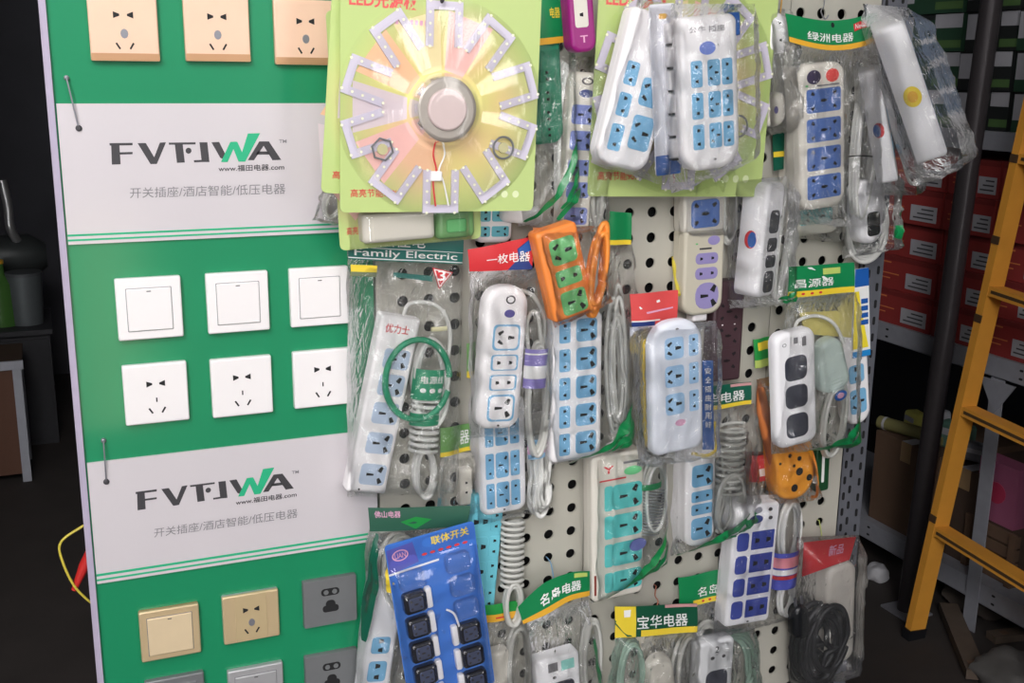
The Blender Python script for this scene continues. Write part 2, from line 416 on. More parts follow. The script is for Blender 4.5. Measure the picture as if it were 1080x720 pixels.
# ---------------------------------------------------------------- display board
def board_mat(name, c, rough, coat=.6):
    m = mat(name, c, rough, vary=.05, scale=4, coat=coat); return m
BG = board_mat('board_green', (24, 136, 92), .3); BS = board_mat('board_silver', (206, 200, 204), .4)
LILAC = mat('lilac_trim', (176, 166, 188), .5, vary=.1)
ZB = 0.0; XL, XR = -.056, .362; ZT = P(60, -40).z + .1
frb = Matrix.Translation((0, 0, ZB))
board = thing('display_board', 'tall green and silver printed board carrying rows of switch and socket samples', 'display board', fr=frb)
mb = MB(); mb.box(I4, XL, XR, .0, .035, ZB, ZT, BG); mb.build('green_panel', board, 0)
mb = MB(); mb.box(I4, XL - .009, XL - .0005, -.006, .037, ZB, ZT, LILAC)
mb.build('edge_trim', board, 0)
ZS = {}
def sign(zt, z_at, pxoff, top_strip):
    """zt top of the sign; z_at list of stripe heights below"""
    mb = MB(); zb = z_at[0]
    mb.box(I4, XL + .002, XR - .001, -.003, 0, z_at[-1], zt, BS)
    mb.box(I4, XL + .0021, XR - .0011, -.0033, -.003, z_at[1], z_at[0], INKGR)
    mb.box(I4, XL + .0021, XR - .0011, -.0033, -.003, z_at[3], z_at[2], INKGR)
    dz = zt - ZS.setdefault('ref', zt)
    def Q(x, y, off=.0034):
        p = P(110 + x / 5.4, 135 + y / 5.4, 0); return Vector((p.x + pxoff, -off, p.z + dz))
    def poly(pts, m, off=.0034): mb.add([Q(x, y, off) for x, y in pts], [tuple(range(len(pts)))[::-1]], m)
    poly([(28, 85), (160, 83), (160, 97), (30, 99)], INK); poly([(38, 97), (85, 97), (92, 205), (42, 207)], INK); poly([(86, 137), (160, 135), (160, 148), (88, 150)], INK)
    poly([(188, 85), (235, 84), (283, 165), (298, 203), (262, 204)], INK); poly([(315, 82), (350, 80), (298, 203), (283, 165)], INK)
    poly([(365, 82), (518, 80), (518, 92), (367, 94)], INK); poly([(400, 93), (445, 93), (457, 195), (412, 197)], INK)
    poly([(478 + 17 * math.cos(a * PI / 8), 128 + 17 * math.sin(a * PI / 8)) for a in range(16)], INK)
    poly([(540, 80), (585, 80), (597, 192), (553, 192)], INK); poly([(508, 182), (553, 180), (553, 192), (510, 194)], INK)
    poly([(608, 80), (652, 78), (686, 145), (672, 175), (658, 168)], INK)
    poly([(662, 192), (715, 78), (752, 76), (700, 192)], INKGR, .0036); poly([(735, 78), (755, 78), (795, 165), (800, 190), (762, 190), (730, 110)], INKGR, .0038); poly([(815, 30), (885, 28), (800, 190), (765, 190)], INKGR, .0036)
    poly([(815, 182), (880, 75), (905, 75), (905, 100), (850, 182)], INK); poly([(905, 75), (935, 75), (1005, 180), (955, 182), (905, 100)], INK); poly([(872, 132), (930, 132), (942, 150), (862, 150)], INK)
    fn = lambda u, v: Q(u, v, .0036)
    put_text(mb, 'TM', fn, 992, 64, 1035, 84, INKG)
    def sk(u, v): return Q(u, v - (u - 140) * .028, .0036)
    put_text(mb, 'www.福田电器.com', sk, 648, 226, 1022, 262, INK, .01)
    put_text(mb, '开关插座/酒店智能/低压电器', sk, 145, 338, 1028, 398, INKG, .0)
    mb.build('sign_panel', board, 0)
z = lambda x, y: P(x, y).z
sign(z(200, 109), [z(100, 245.8), z(100, 248), z(100, 251), z(100, 253), z(100, 256.5)], 0, True)
z1 = z(98, 487); h = z(200, 109) - z1
sign(z1, [z(105, 604), z(105, 606.5), z(105, 609.5), z(105, 611.5), z(105, 614.5)], 0, False)

# wire pins holding the board
def pin(a, b, label):
    mb = MB(); A = P(*a, .006); B = P(*b, .004)
    mb.tube([A + Vector((0, .004, 0)), A, A * .5 + B * .5 + Vector((0, -.004, 0)), B], .0011, STEEL, 6)
    mb.prism(Matrix.Translation(P(*b, .0)), [(0.0042 * math.cos(k * PI / 6), .0042 * math.sin(k * PI / 6)) for k in range(12)], 0, -.006, INK, bev=.002)
    mb.prism(Matrix.Translation(P(*a, .0)), [(0.0034 * math.cos(k * PI / 6), .0034 * math.sin(k * PI / 6)) for k in range(12)], 0, -.005, STEEL, bev=.002)
    o = mb.build('wire_hook'); tag(o, label, 'hook', 'wire hooks pinned to the display board'); origin_to(o, P(*b, 0))
pin((70, 82), (83, 135), 'thin wire hook hanging over the upper silver sign corner')
pin((109, 464), (112, 507), 'thin wire hook hanging over the lower silver sign corner')

# ---------------------------------------------------------------- switch and socket samples
def plate(px, py, kind, m, label, cat, w=.086, h=.086, edge=None, zone=None):
    p = P(px, py, .0); fr = Matrix.Translation((p.x + w / 2, 0, p.z - h / 2))
    nm = 'light_switch' if 'switch' in kind else 'socket_outlet'
    t = thing(nm, label, cat, 'sample switches and sockets on the board', fr)
    T = .009; mb = MB(); edge = edge or m
    mb.prism(fr, rrect(w, h, .0022, n=3), 0, -T * .5, edge)
    mb.prism(fr, rrect(w, h, .0022, n=3), -T * .5, -T, m, bev=.0022)
    if kind.startswith('gold5'):
        mb.prism(fr, mv(rrect(w * .99, h * .11, .001, n=2), 0, -h * .44), -T + .001, -T - .0006, edge)
    b = mb.build('frame', t)
    y = -T
    if kind == 'switch' or kind == 'switchb':
        m2 = zone or m; s = .68 if kind == 'switch' else .74
        mb = MB(); mb.prism(fr, mv(rrect(w * s * 1.03, h * s * 1.03, .001, n=2), 0, -h * .01), y, y - .0003, INKG)
        mb.prism(fr, mv(rrect(w * s, h * s, .001, n=2), 0, -h * .01), y, y - .0026, m2, bev=.0012)
        mb.prism(fr, mv(rrect(w * .07, .0013, .0005, n=2), 0, h * s * .42), y - .0026, y - .0029, INK); mb.build('rocker', t)
    else:
        mb = MB(); m2 = zone or m
        if kind == 'mid5': mb.prism(fr, rrect(w * .56, h * .96, .001, n=2), y + .001, y - .0008, m2, bev=.0005)
        elif kind == 'grey': mb.prism(fr, rrect(w * .985, h * .985, .002, n=2), y + .001, y - .0004, m2)
        else: mb.prism(fr, mv(rrect(w * .96, h * .80 if kind == 'gold5' else h * .93, .002, n=2), 0, h * .05 if kind == 'gold5' else 0), y + .001, y - .0004, m2)
        yy = y - (.0009 if kind == 'mid5' else .0005)
        def slot(x, zz, a, l, bb, bw, mm=DARK):
            ca, sa = math.cos(a), math.sin(a)
            mb.prism(fr, [(x + q * ca - r * sa, zz + q * sa + r * ca) for q, r in ((-l, -bb), (l, -bw), (l, bw), (-l, bb))], yy + .0003, yy - .0003, mm)
        if kind == 'grey':
            mb.prism(fr, mv(rrect(w * .34, h * .15, h * .07), 0, h * .22), yy, yy - .001, DARK if m is GREYP else m)
            mb.prism(fr, mv(rrect(w * .3, h * .14, h * .06), 0, -h * .14), yy, yy - .001, DARK); mb.prism(fr, mv(rrect(w * .18, h * .24, h * .08), 0, -h * .08), yy, yy - .0011, DARK)
            mb.prism(fr, mv([(.004 * math.cos(a), .004 * math.sin(a)) for a in [k * PI / 5 for k in range(10)]], -w * .08, h * .22), yy - .001, yy - .0016, GREYP)
            mb.prism(fr, mv([(.004 * math.cos(a), .004 * math.sin(a)) for a in [k * PI / 5 for k in range(10)]], w * .08, h * .22), yy - .001, yy - .0016, GREYP)
        else:
            k = h
            slot(-w * .1, k * .17, PI, w * .045, .0012, .0042); slot(w * .1, k * .17, 0, w * .045, .0012, .0042)
            if kind == 'plain5': slot(0, -k * .1, PI / 2, .0032, .0009, .0009)
            else: mb.prism(fr, mv([(.006 * math.cos(a) * .8, .006 * math.sin(a)) for a in [q * PI / 6 for q in range(12)]], 0, -k * .1), yy, yy - .0008, STEEL); slot(0, -k * .1, PI / 2, .004, .001, .001)
            slot(-w * .1, -k * .28, PI / 2 + .55, .0045, .0012, .0012); slot(w * .1, -k * .28, PI / 2 - .55, .0045, .0012, .0012)
        mb.build('socket_face', t)
h = .086
xs = [P(120, 293.5).x, P(215.7, 288).x, P(303.7, 282.8).x]
for (bx, by), lb in zip(((96, 64), (195.5, 64.5), (289.5, 68)), ('leftmost', 'middle', 'rightmost')):
    p = P(bx, by); w = .0845
    # plate() takes the top left corner: step up one plate height
    q = Vector((p.x, 0, p.z + h)); v = M3.inverted() @ (q - CAM); px = 540 + F * v.x / v.y; py = 360 - F * v.z / v.y
    plate(px, py, 'gold5', mat('peach_gold_plate', (238, 200, 174), .4, metal=.1, vary=.03), '%s of the three peach gold five-hole sockets in the top row' % lb, 'socket', .085, h, edge=GOLDD)
MW = mat('white_switch_plate', (240, 236, 236), .28, vary=.01)
for i, (q, lb) in enumerate((((120, 293.5), 'leftmost'), ((215.7, 288), 'middle'), ((303.7, 282.8), 'rightmost'))):
    plate(*q, 'switch', MW, '%s of the three square white light switches on the green band' % lb, 'switch')
for i, (q, lb) in enumerate((((127.8, 385), 'leftmost'), ((220.6, 378.6), 'middle'), ((307.4, 370.5), 'rightmost'))):
    plate(*q, 'plain5', MW, '%s of the three white five-hole sockets below the white switches' % lb, 'socket')
plate(145.4, 644, 'switchb', CHAMP, 'champagne gold light switch below the lower silver sign, at left', 'switch', .085, .080, edge=GOLDD, zone=mat('pale_gold_rocker', (226, 204, 168), .4, metal=.15))
plate(233, 628, 'mid5', CHAMP, 'champagne gold socket with silver side bands, between gold switch and grey socket', 'socket', .084, .078, edge=SILV, zone=mat('gold_mid_face', (200, 178, 138), .4, metal=.2))
plate(318, 612, 'grey', GREYP, 'dark grey socket with round pin openings, upper of two at board edge', 'socket', .084, .078)
plate(152, 717, 'switchb', GREYP, 'dark grey plate cut by the bottom of the picture below the gold switch', 'switch', .085, .08)
plate(239, 706, 'switchb', SILV, 'silver grey light switch below the champagne gold socket', 'switch', .084, .08)
plate(320, 691, 'grey', GREYP, 'dark grey socket with pale pin openings, lower of two at board edge', 'socket', .084, .08)

# ---------------------------------------------------------------- pegboard
PEG = mat('pegboard_enamel', (184, 181, 170), .42, vary=.04, scale=12)
PITCH = .0418
def pegboard(x0, x1, hx, hz, z0, z1, label):
    """a steel sheet with real round holes; hx,hz: centre of one hole"""
    t = thing('pegboard', label, 'pegboard', 'pegboard panels', Matrix.Translation((x0, 0, z0)))
    cs = []; c = hx
    while c - PITCH > x0 + .012: c -= PITCH
    while c < x1 - .012: cs.append(c); c += PITCH
    zs = []; q = hz
    while q - PITCH > z0 + .01: q -= PITCH
    while q < z1 - .01: zs.append(q); q += PITCH
    mb = MB(); N = 16; R_ = .0087
    xe = [x0] + [(a + b) / 2 for a, b in zip(cs, cs[1:])] + [x1]; ze = [z0] + [(a + b) / 2 for a, b in zip(zs, zs[1:])] + [z1]
    vs = []; fs = []
    for i, cx in enumerate(cs):
        for j, cz in enumerate(zs):
            o = len(vs); xa, xb, za, zb = xe[i], xe[i + 1], ze[j], ze[j + 1]
            sq = []
            for k in range(N):
                a = 2 * PI * k / N + PI / 4; ca, sa = math.cos(a), math.sin(a); s = 1 / max(abs(ca), abs(sa))
                u, v = ca * s, sa * s
                sq.append((cx + (xb - cx) * u if u > 0 else cx + (cx - xa) * u, cz + (zb - cz) * v if v > 0 else cz + (cz - za) * v))
            for k in range(N):
                a = 2 * PI * k / N + PI / 4
                vs += [(sq[k][0], 0, sq[k][1]), (cx + R_ * math.cos(a), 0, cz + R_ * math.sin(a)), (cx + R_ * math.cos(a), .0035, cz + R_ * math.sin(a))]
            for k in range(N):
                l = (k + 1) % N
                fs += [(o + 3 * k, o + 3 * l, o + 3 * l + 1, o + 3 * k + 1), (o + 3 * k + 1, o + 3 * l + 1, o + 3 * l + 2, o + 3 * k + 2)]
    mb.add(vs, fs, PEG)
    for a, b in ((x0, x0 + .0015), (x1 - .0015, x1)): mb.box(I4, a, b, .0002, .02, z0, z1, PEG)
    mb.build('perforated_panel', t, 0)
    mb = MB(); mb.box(I4, x0 + .002, x1 - .002, .03, .034, z0, z1, mat('dark_backing', (30, 30, 30), .8)); mb.build('backing', t, 0)
ZP0 = 0.0
pegboard(.366, .7225, .6579, ZO - .3954, ZP0, ZT, 'cream pegboard panel next to the green display board')
pegboard(.7245, 1.0755, .9154, ZO - .5696, ZP0, ZT, 'middle cream pegboard panel behind the hanging power strips')
pegboard(1.0775, 1.262, 1.1385, ZO - .7525, ZP0, ZT, 'narrow cream pegboard panel at the right end of the rack')

# slotted angle posts at the right end of the rack
GST = mat('grey_slotted_steel', (112, 114, 122), .5, metal=.3, vary=.12)
def slotted_post(x0, x1, y, z0, z1, label):
    fr = Matrix.Translation((x0, y, z0)); t = thing('slotted_post', label, 'post', 'slotted rack posts', fr)
    mb = MB(); mb.box(I4, x0, x1, y, y + .002, z0, z1, GST); mb.box(I4, x0, x0 + .002, y, y + .035, z0, z1, GST)
    w = x1 - x0; n = int((z1 - z0) / .032)
    for k in range(n):
        zz = z0 + .015 + k * .032
        for u in (.3, .7):
            mb.prism(Matrix.Translation((x0 + w * u, y, zz + (.012 if u > .5 else 0))), rrect(.006, .016, .003, n=3), 0, -.0006, DARK)
    mb.build('angle_bar', t, 0); return t
slotted_post(1.266, 1.300, .004, 0, ZT, 'grey slotted steel post against the pegboard edge')
slotted_post(1.308, 1.345, .03, 0, ZT, 'grey slotted steel post, outermost on the right of the rack')

# ---------------------------------------------------------------- right side shelving with cartons
XS = 2.2
SH = mat('grey_shelf_steel', (150, 152, 160), .5, metal=.2, vary=.12)
REDB = mat('carton_red', (142, 50, 48), .55, vary=.06); REDB2 = mat('carton_red_end', (118, 40, 40), .6, vary=.06)
GRB = mat('carton_green', (40, 70, 52), .55, vary=.08); BKB = mat('carton_black', (30, 34, 34), .6); LBL = mat('carton_label', (168, 168, 174), .6)
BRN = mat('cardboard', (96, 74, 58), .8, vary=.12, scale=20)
def shelf(zt, th, label, y0=-.2, y1=2.2, depth=.45):
    fr = Matrix.Translation((XS, y0, zt - th)); t = thing('shelf_board', label, 'shelf', 'steel shelf boards on the right', fr)
    mb = MB(); mb.box(I4, XS, XS + .003, y0, y1, zt - th, zt, SH); mb.box(I4, XS + .003, XS + depth, y0, y1, zt - .003, zt - .0005, SH); mb.box(I4, XS, XS + .02, y0, y1, zt - th, zt - th + .002, SH)
    for k in range(9):
        for dz in (.3, .7):
            mb.prism(Matrix.Translation((XS, y0 + .2 + k * .25, zt - th * dz)) @ Matrix.Rotation(-PI / 2, 4, 'Z'), rrect(.012, .006, .003, n=2), 0, -.001, DARK)
    mb.build('deck', t, 0); return t
zA = PX(935, 341, XS).z; zB_ = PX(1000, 160, XS).z
hgt = (PX(935, 305, XS).z - PX(935, 341, XS).z)
ymap = lambda px, z_: None
def y_at(px, zz):
    """y on the plane X=XS at height zz seen at column px"""
    lo, hi = -1.2, 3
    for _ in range(40):
        mid = (lo + hi) / 2; v = M3.inverted() @ (Vector((XS, mid, zz)) - CAM); x = 540 + F * v.x / v.y
        if x > px: lo = mid
        else: hi = mid
    return lo
shelf(zA, .055, 'grey steel shelf board holding the red cartons', y0=.25)
def carton(y0, y1, z0, z1, m, mend, label, cat_group, kind=0, dx=0):
    X = XS + .012 + dx; fr = Matrix.Translation((X, y0, z0)); t = thing('carton', label, 'carton', cat_group, fr)
    mb = MB(); mb.box(I4, X, X + .3, y0 + .0015, y1 - .0015, z0 + .0005, z1 - .001, m)
    mb.box(I4, X - .0006, X, y0 + .0015, y1 - .0015, z1 - (z1 - z0) * .16, z1 - .001, mend)
    if kind == 1:    # black and green bands
        H = z1 - z0
        mb.box(I4, X - .001, X, y0 + .0015, y0 + (y1 - y0) * .34, z0 + H * .1, z0 + H * .3, mat('carton_lime', (78, 108, 62), .6)); mb.box(I4, X - .001, X, y0 + .0015, y0 + (y1 - y0) * .34, z0 + H * .62, z1 - .002, LBL)
        mb.box(I4, X - .001, X, y0 + (y1 - y0) * .62, y1 - .004, z0 + H * .3, z1 - .006, LBL)
    mb.build('box_body', t, 0)
    L_ = y1 - y0; H = z1 - z0
    if kind == 0:
        mb = MB(); mb.box(I4, X - .0012, X, y0 + L_ * .06, y0 + L_ * .40, z0 + H * .12, z0 + H * .56, LBL)
        for k in range(3): mb.box(I4, X - .0016, X - .0011, y0 + L_ * .1, y0 + L_ * (.36 - .05 * k), z0 + H * (.2 + k * .12), z0 + H * (.24 + k * .12), INK)
        mb.build('label', t, 0)
        mb = MB()
        for (a, b, c_, d_) in ((.62, .86, .76, .80), (.5, .9, .44, .47), (.62, .9, .30, .33)): mb.box(I4, X - .0009, X, y0 + L_ * a, y0 + L_ * b, z0 + H * c_, z0 + H * d_, mat('carton_gold_ink', (206, 120, 70), .5))
        mb.build('printed_lines', t, 0)
    return t
zr = zA
ycols = [y_at(902, zA), y_at(978, zA + .02), y_at(1030, zA), y_at(1085, zA), y_at(1150, zA)]
names = ('first', 'second', 'third', 'fourth', 'fifth', 'sixth')
colname = ('column beside the rack', 'column left of the steel pole', 'column right of the steel pole', 'column behind the yellow ladder')
nrow = [5, 5, 5, 5]
for c in range(4):
    for r in range(nrow[c]):
        y1_, y0_ = ycols[c], ycols[c + 1]
        lab = 'red carton, %s from the bottom, %s' % (names[r], colname[c])
        m = REDB
        carton(y0_ + .003, y1_ - .003, zr + r * hgt, zr + (r + 1) * hgt, m, REDB2, lab, 'red cartons stacked on the shelf', 0, dx=.012 * ((r * 7 + c * 3) % 3) / 2)
zU = zA + hgt * 5 + .075
shelf(zU, .05, 'upper grey shelf board under the green cartons', y0=.25)
for c in range(4):
    for r in range(5):
        y1_, y0_ = ycols[c], ycols[c + 1]
        carton(y0_ + .003, y1_ - .003, zU + r * hgt, zU + (r + 1) * hgt, GRB if c != 1 else BKB, BKB, 'dark green carton, %s from the bottom, upper %s' % (names[r], colname[c]), 'green cartons on the upper shelf', 1, dx=.012 * ((r * 5 + c) % 3) / 2)
zL = PX(935, 560, XS).z
shelf(zL, .06, 'lower grey steel shelf board in the shade under the cardboard box', y0=.25)
# uprights of the shelving
for yy, lb in ((y_at(912, zA - .1), 'pale grey shelf upright beside the slotted rack posts'), (y_at(1050, zA - .3), 'pale grey shelf upright seen between the ladder rungs')):
    mb = MB(); mb.box(I4, XS - .006, XS - .003, yy, yy + .045, 0, zA - .055, SH); mb.box(I4, XS - .003, XS + .04, yy + .042, yy + .045, 0, zA - .055, SH)
    mb.prism(Matrix.Translation((XS - .007, yy + .02, zA - .12)) @ Matrix.Rotation(-PI / 2, 4, 'Z'), [(-.06, .06), (.0, -.03), (.06, .06)], 0, -.003, SH)
    o = mb.build('shelf_upright', None, 0); origin_to(o, (XS, yy, 0)); tag(o, lb, 'shelf upright', 'uprights of the right shelving')
# cardboard box and bits below
def card_box(y0, y1, z0, z1, label, m=BRN, dx=.03):
    X = XS + dx; fr = Matrix.Translation((X, y0, z0)); t = thing('cardboard_box', label, 'box', None, fr)
    mb = MB(); mb.box(I4, X, X + .35, y0, y1, z0, z1, m); mb.build('box_body', t, 0)
    mb = MB(); mb.box(I4, X - .001, X + .1, (y0 + y1) / 2 - .02, (y0 + y1) / 2 + .02, z1, z1 + .001, LBL); mb.box(I4, X - .002, X, (y0 + y1) / 2 - .02, (y0 + y1) / 2 + .02, z1 - .06, z1 + .001, mat('packing_tape', (150, 124, 92), .35)); mb.build('tape', t, 0)
card_box(y_at(972, zL), y_at(908, zL), zL, PX(940, 460, XS + .03).z, 'large brown cardboard box on the lower shelf beside the ladder')
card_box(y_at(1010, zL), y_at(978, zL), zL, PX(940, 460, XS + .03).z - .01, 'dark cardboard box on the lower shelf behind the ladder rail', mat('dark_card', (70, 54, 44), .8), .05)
zt1 = PX(940, 460, XS + .03).z
zp0, zp1 = PX(1035, 546, XS + .05).z, PX(1035, 482, XS + .05).z
a, b = y_at(1052, zL + .2), y_at(1012, zL + .2)
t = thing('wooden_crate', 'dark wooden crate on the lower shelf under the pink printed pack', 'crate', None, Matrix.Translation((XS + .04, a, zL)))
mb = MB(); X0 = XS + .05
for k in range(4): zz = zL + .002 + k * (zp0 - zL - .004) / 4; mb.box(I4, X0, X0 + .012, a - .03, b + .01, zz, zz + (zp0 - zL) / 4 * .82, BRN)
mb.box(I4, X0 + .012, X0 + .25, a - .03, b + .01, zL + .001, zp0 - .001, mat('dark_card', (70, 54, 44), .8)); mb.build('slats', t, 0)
for yy in (a - .03, b - .01):
    mb = MB(); mb.box(I4, X0 - .01, X0, yy, yy + .02, zL + .001, zp0 - .001, BRN); mb.build('corner_post', t, 0)
t = thing('picture_pack', 'pink printed pack standing on the dark crate between two ladder rungs', 'package', None, Matrix.Translation((XS + .06, a, zp0)))
mb = MB(); mb.box(I4, XS + .06, XS + .12, a, b, zp0, zp1, mat('pink_pack', (150, 84, 112), .45)); mb.build('pack_body', t, 0)
mb = MB(); zc = (zp0 + zp1) / 2
mb.prism(Matrix.Translation((XS + .06, (a + b) / 2, zc)) @ Matrix.Rotation(-PI / 2, 4, 'Z'), [(.032 * math.cos(k * PI / 8), .03 * math.sin(k * PI / 8)) for k in range(16)], 0, -.002, mat('pack_rose', (170, 50, 80), .45))
mb.prism(Matrix.Translation((XS + .06, b - .02, zc)) @ Matrix.Rotation(-PI / 2, 4, 'Z'), rrect(.025, .08, .008), 0, -.0015, mat('pack_blue', (80, 120, 180), .45)); mb.build('printed_picture', t, 0)
def roll(px0, px1, dx, r, m, label):
    p = Vector((XS + dx, y_at(px0, zt1 + .05), zt1 + r + .001)); q = Vector((XS + dx + .06, y_at(px1, zt1 + .05), zt1 + r + .001))
    mb = MB(); mb.tube([p, p * .5 + q * .5, q], r, m, 12); d = (p - q).normalized()
    for k in (.1, .9): c_ = q + (p - q) * k; mb.tube([c_ - d * .004, c_ + d * .004], r * 1.04, LBL, 12)
    o = mb.build('rolled_tube', None, 60); origin_to(o, q); tag(o, label, 'roll')
roll(915, 968, .05, .02, mat('olive_roll', (120, 116, 74), .5), 'olive roll with pale ends lying on the cardboard box beside the ladder')
for k, (px, w_, h_, dx, c_, lb) in enumerate(((930, .07, .06, .13, (190, 186, 96), 'yellow packet on the cardboard box under the red cartons'), (950, .06, .09, .14, (168, 170, 176), 'pale grey packet on the cardboard box behind the olive roll'), (975, .10, .08, .12, (86, 120, 108), 'grey green packet on the cardboard boxes left of the ladder rail'), (1000, .08, .05, .10, (110, 112, 118), 'grey packet on the darker cardboard box behind the ladder rail'))):
    yy = y_at(px, zt1 + .05); p = Vector((XS + dx, yy, zt1)); mb = MB(); fr = Matrix.Translation(p + Vector((0, 0, h_ / 2 + .002))) @ Matrix.Rotation(-PI / 2 + .2 * (k - 1), 4, 'Z')
    mb.prism(fr, rrect(w_, h_, .01), .02, -.02, mat('packet_%d' % k, c_, .4), bev=.01); mb.prism(fr, mv(rrect(w_ * .7, h_ * .25, .003), 0, h_ * .15), -.02, -.0215, LBL)
    o = mb.build('packet'); origin_to(o, p); tag(o, lb, 'packet')

# steel pole
mb = MB(); pt = PX(1046, 0, 2.11); pb = PX(1004, 300, 2.11); dirv = (pb - pt).normalized()
lo = pt + dirv * ((0 - pt.z) / dirv.z); hi = pt - dirv * ((2.95 - pt.z) / -dirv.z)
mb.tube([lo, lo * .5 + hi * .5, hi], .027, mat('dark_painted_steel', (62, 58, 60), .32, metal=.4, vary=.1), 20)
mb.box(Matrix.Translation(lo), -.05, .05, -.05, .05, -.0, .006, STEEL)
o = mb.build('steel_pole', None, 60); origin_to(o, lo); tag(o, 'dark round steel pole standing in front of the carton shelves', 'pole')

# ladder leaning on the shelving
LAD = mat('ladder_yellow', (212, 148, 56), .5, vary=.12, scale=18, bump=.2)
A = PX(958, 676, 2.06); A.z = 0.0
v = ray(963, 672); A = CAM + v * ((0.0 - CAM.z) / v.z)
B = PX(1100, 70, 2.12)
ax = (B - A).normalized(); 
lad = thing('ladder', 'yellow painted ladder with scuffed rungs leaning beside the carton shelves', 'ladder', None, Matrix.Translation(A))
yl = Vector((0, -1, 0)); yl = (yl - ax * yl.dot(ax)).normalized(); nl = ax.cross(yl).normalized()
Bt = A + ax * 2.15
for off in (0, .42):
    mb = MB(); fr = Matrix((yl, nl, ax)).transposed().to_4x4(); fr.translation = A + yl * off
    mb.box(fr, -.011, .011, -.026, .026, 0, 2.15, LAD)
    mb.box(fr, -.014, .014, -.029, .029, 0, .03, BLACKP)
    for hh in (.35, .9, 1.1, 1.3, 1.52): mb.box(fr, -.0116, .0116, -.028, -.025, hh, hh + .02, mat('ladder_scuff', (70, 50, 30), .7))
    mb.build('rail', lad, 0)
for py_, px_ in ((558, 985), (432, 1006), (305, 1034), (168, 1062), (668 + 0, 962)):
    if py_ > 660: continue
    best = min((k / 400 * 2.15 for k in range(400)), key=lambda s: abs((lambda q: 360 - F * q.z / q.y)(M3.inverted() @ (A + ax * s - CAM)) - py_))
    mb = MB(); fr = Matrix((yl, nl, ax)).transposed().to_4x4(); fr.translation = A + ax * best
    mb.box(fr, .0, .42, -.024, .024, -.012, .012, LAD); mb.box(fr, .02, .40, -.025, -.022, -.004, .004, mat('ladder_scuff', (70, 50, 30), .7)); mb.build('rung', lad, 0)

# things on the dark floor at right
DK = mat('dark_sack', (74, 66, 60), .85, vary=.2, scale=8)
def lump(name, px, py, Xp, sx, sy, sz, m, label, cat, seed=0):
    v = ray(px, py); p = CAM + v * ((sz * .6 - CAM.z) / v.z) if Xp is None else PX(px, py, Xp)
    mb = MB(); nu, nv = 20, 12; S = Vector((seed, seed * 2, 0))
    def fn(u, w_):
        a = 2 * PI * u; b = PI * (w_ - .5); q = Vector((math.cos(a) * math.cos(b), math.sin(a) * math.cos(b), math.sin(b)))
        k = 1 + .35 * noise.noise(q * 1.7 + S); q = Vector((abs(q.x) ** .7 * (1 if q.x > 0 else -1), abs(q.y) ** .7 * (1 if q.y > 0 else -1), q.z))
        z_ = max(-.6 * sz, q.z * sz * k); return p + Vector((q.x * sx * k, q.y * sy * k, z_))
    mb.sheet(fn, nu, nv, m); o = mb.build(name, None, 60); origin_to(o, p - Vector((0, 0, sz * .6))); tag(o, label, cat)
lump('sack', 1035, 628, None, .09, .10, .05, DK, 'dark sack slumped on the floor right of the ladder foot', 'sack', 3)
lump('sack', 1072, 715, None, .08, .10, .05, mat('dark_sack_grey', (80, 78, 76), .8, vary=.2), 'grey sack on the floor in the lower right corner', 'sack', 5)
lump('crumpled_bag', 925, 604, None, .03, .03, .03, mat('white_crumple', (176, 176, 180), .6), 'small crumpled white bag on the floor right of the rack', 'bag', 9)
def plank(a, b, w, t_, m, label):
    mb = MB(); ax_ = (b - a); L = ax_.length; ax_.normalize(); s = ax_.cross(Vector((0, 0, 1))).normalized(); n_ = s.cross(ax_)
    fr = Matrix((s, n_, ax_)).transposed().to_4x4(); fr.translation = a; mb.box(fr, -w / 2, w / 2, -t_ / 2, t_ / 2, 0, L, m); mb.box(fr, -w / 2 + .01, w / 2 - .01, -t_ / 2 - .001, t_ / 2 + .001, .03, .05, BRN)
    o = mb.build('wooden_plank', None, 0); origin_to(o, a); tag(o, label, 'plank')
def floorpt(px, py, z_=0.02): v = ray(px, py); return CAM + v * ((z_ - CAM.z) / v.z)
plank(floorpt(1030, 712, .02), floorpt(1000, 640, .02), .05, .025, mat('dark_wood', (82, 70, 60), .8, vary=.2), 'dark plank lying slanted on the floor below the lowest ladder rung')
plank(floorpt(1045, 672, .015), floorpt(1078, 668, .015), .04, .02, mat('dark_wood', (82, 70, 60), .8, vary=.2), 'short dark plank lying across the floor behind the ladder foot')

# ---------------------------------------------------------------- dark room behind the board at left
def Pz(px, py, y_): v = ray(px, py); return CAM + v * ((y_ - CAM.y) / v.y)
TBL = mat('worn_white_edge', (158, 160, 168), .6, vary=.1); TOP = mat('dark_table_top', (70, 52, 42), .7)
tp = Pz(23, 380, 2.67); zt = tp.z
tb = thing('low_stool', 'low stool with a pale edge and brown front in the dark room at far left', 'stool', None, Matrix.Translation((tp.x - .2, 2.67, 0)))
mb = MB(); mb.box(I4, tp.x - .4, tp.x, 2.67, 2.95, zt - .02, zt, TOP); mb.box(I4, tp.x - .4, tp.x + .003, 2.66, 2.67, zt - .03, zt + .002, TBL); mb.build('seat', tb, 0)
for lx, ly in ((tp.x - .035, 2.67), (tp.x - .4, 2.67), (tp.x - .035, 2.92), (tp.x - .4, 2.92)):
    mb = MB(); mb.box(I4, lx, lx + .03, ly, ly + .03, 0, zt - .02, TBL); mb.build('leg', tb, 0)
mb = MB(); mb.box(I4, tp.x - .37, tp.x - .035, 2.68, 2.69, .03, zt - .03, mat('brown_front', (92, 60, 44), .7)); mb.build('front_panel', tb, 0)
q = Pz(52, 346, 3.1); zt = q.z; CAB = mat('dark_cabinet', (48, 48, 52), .6, vary=.15)
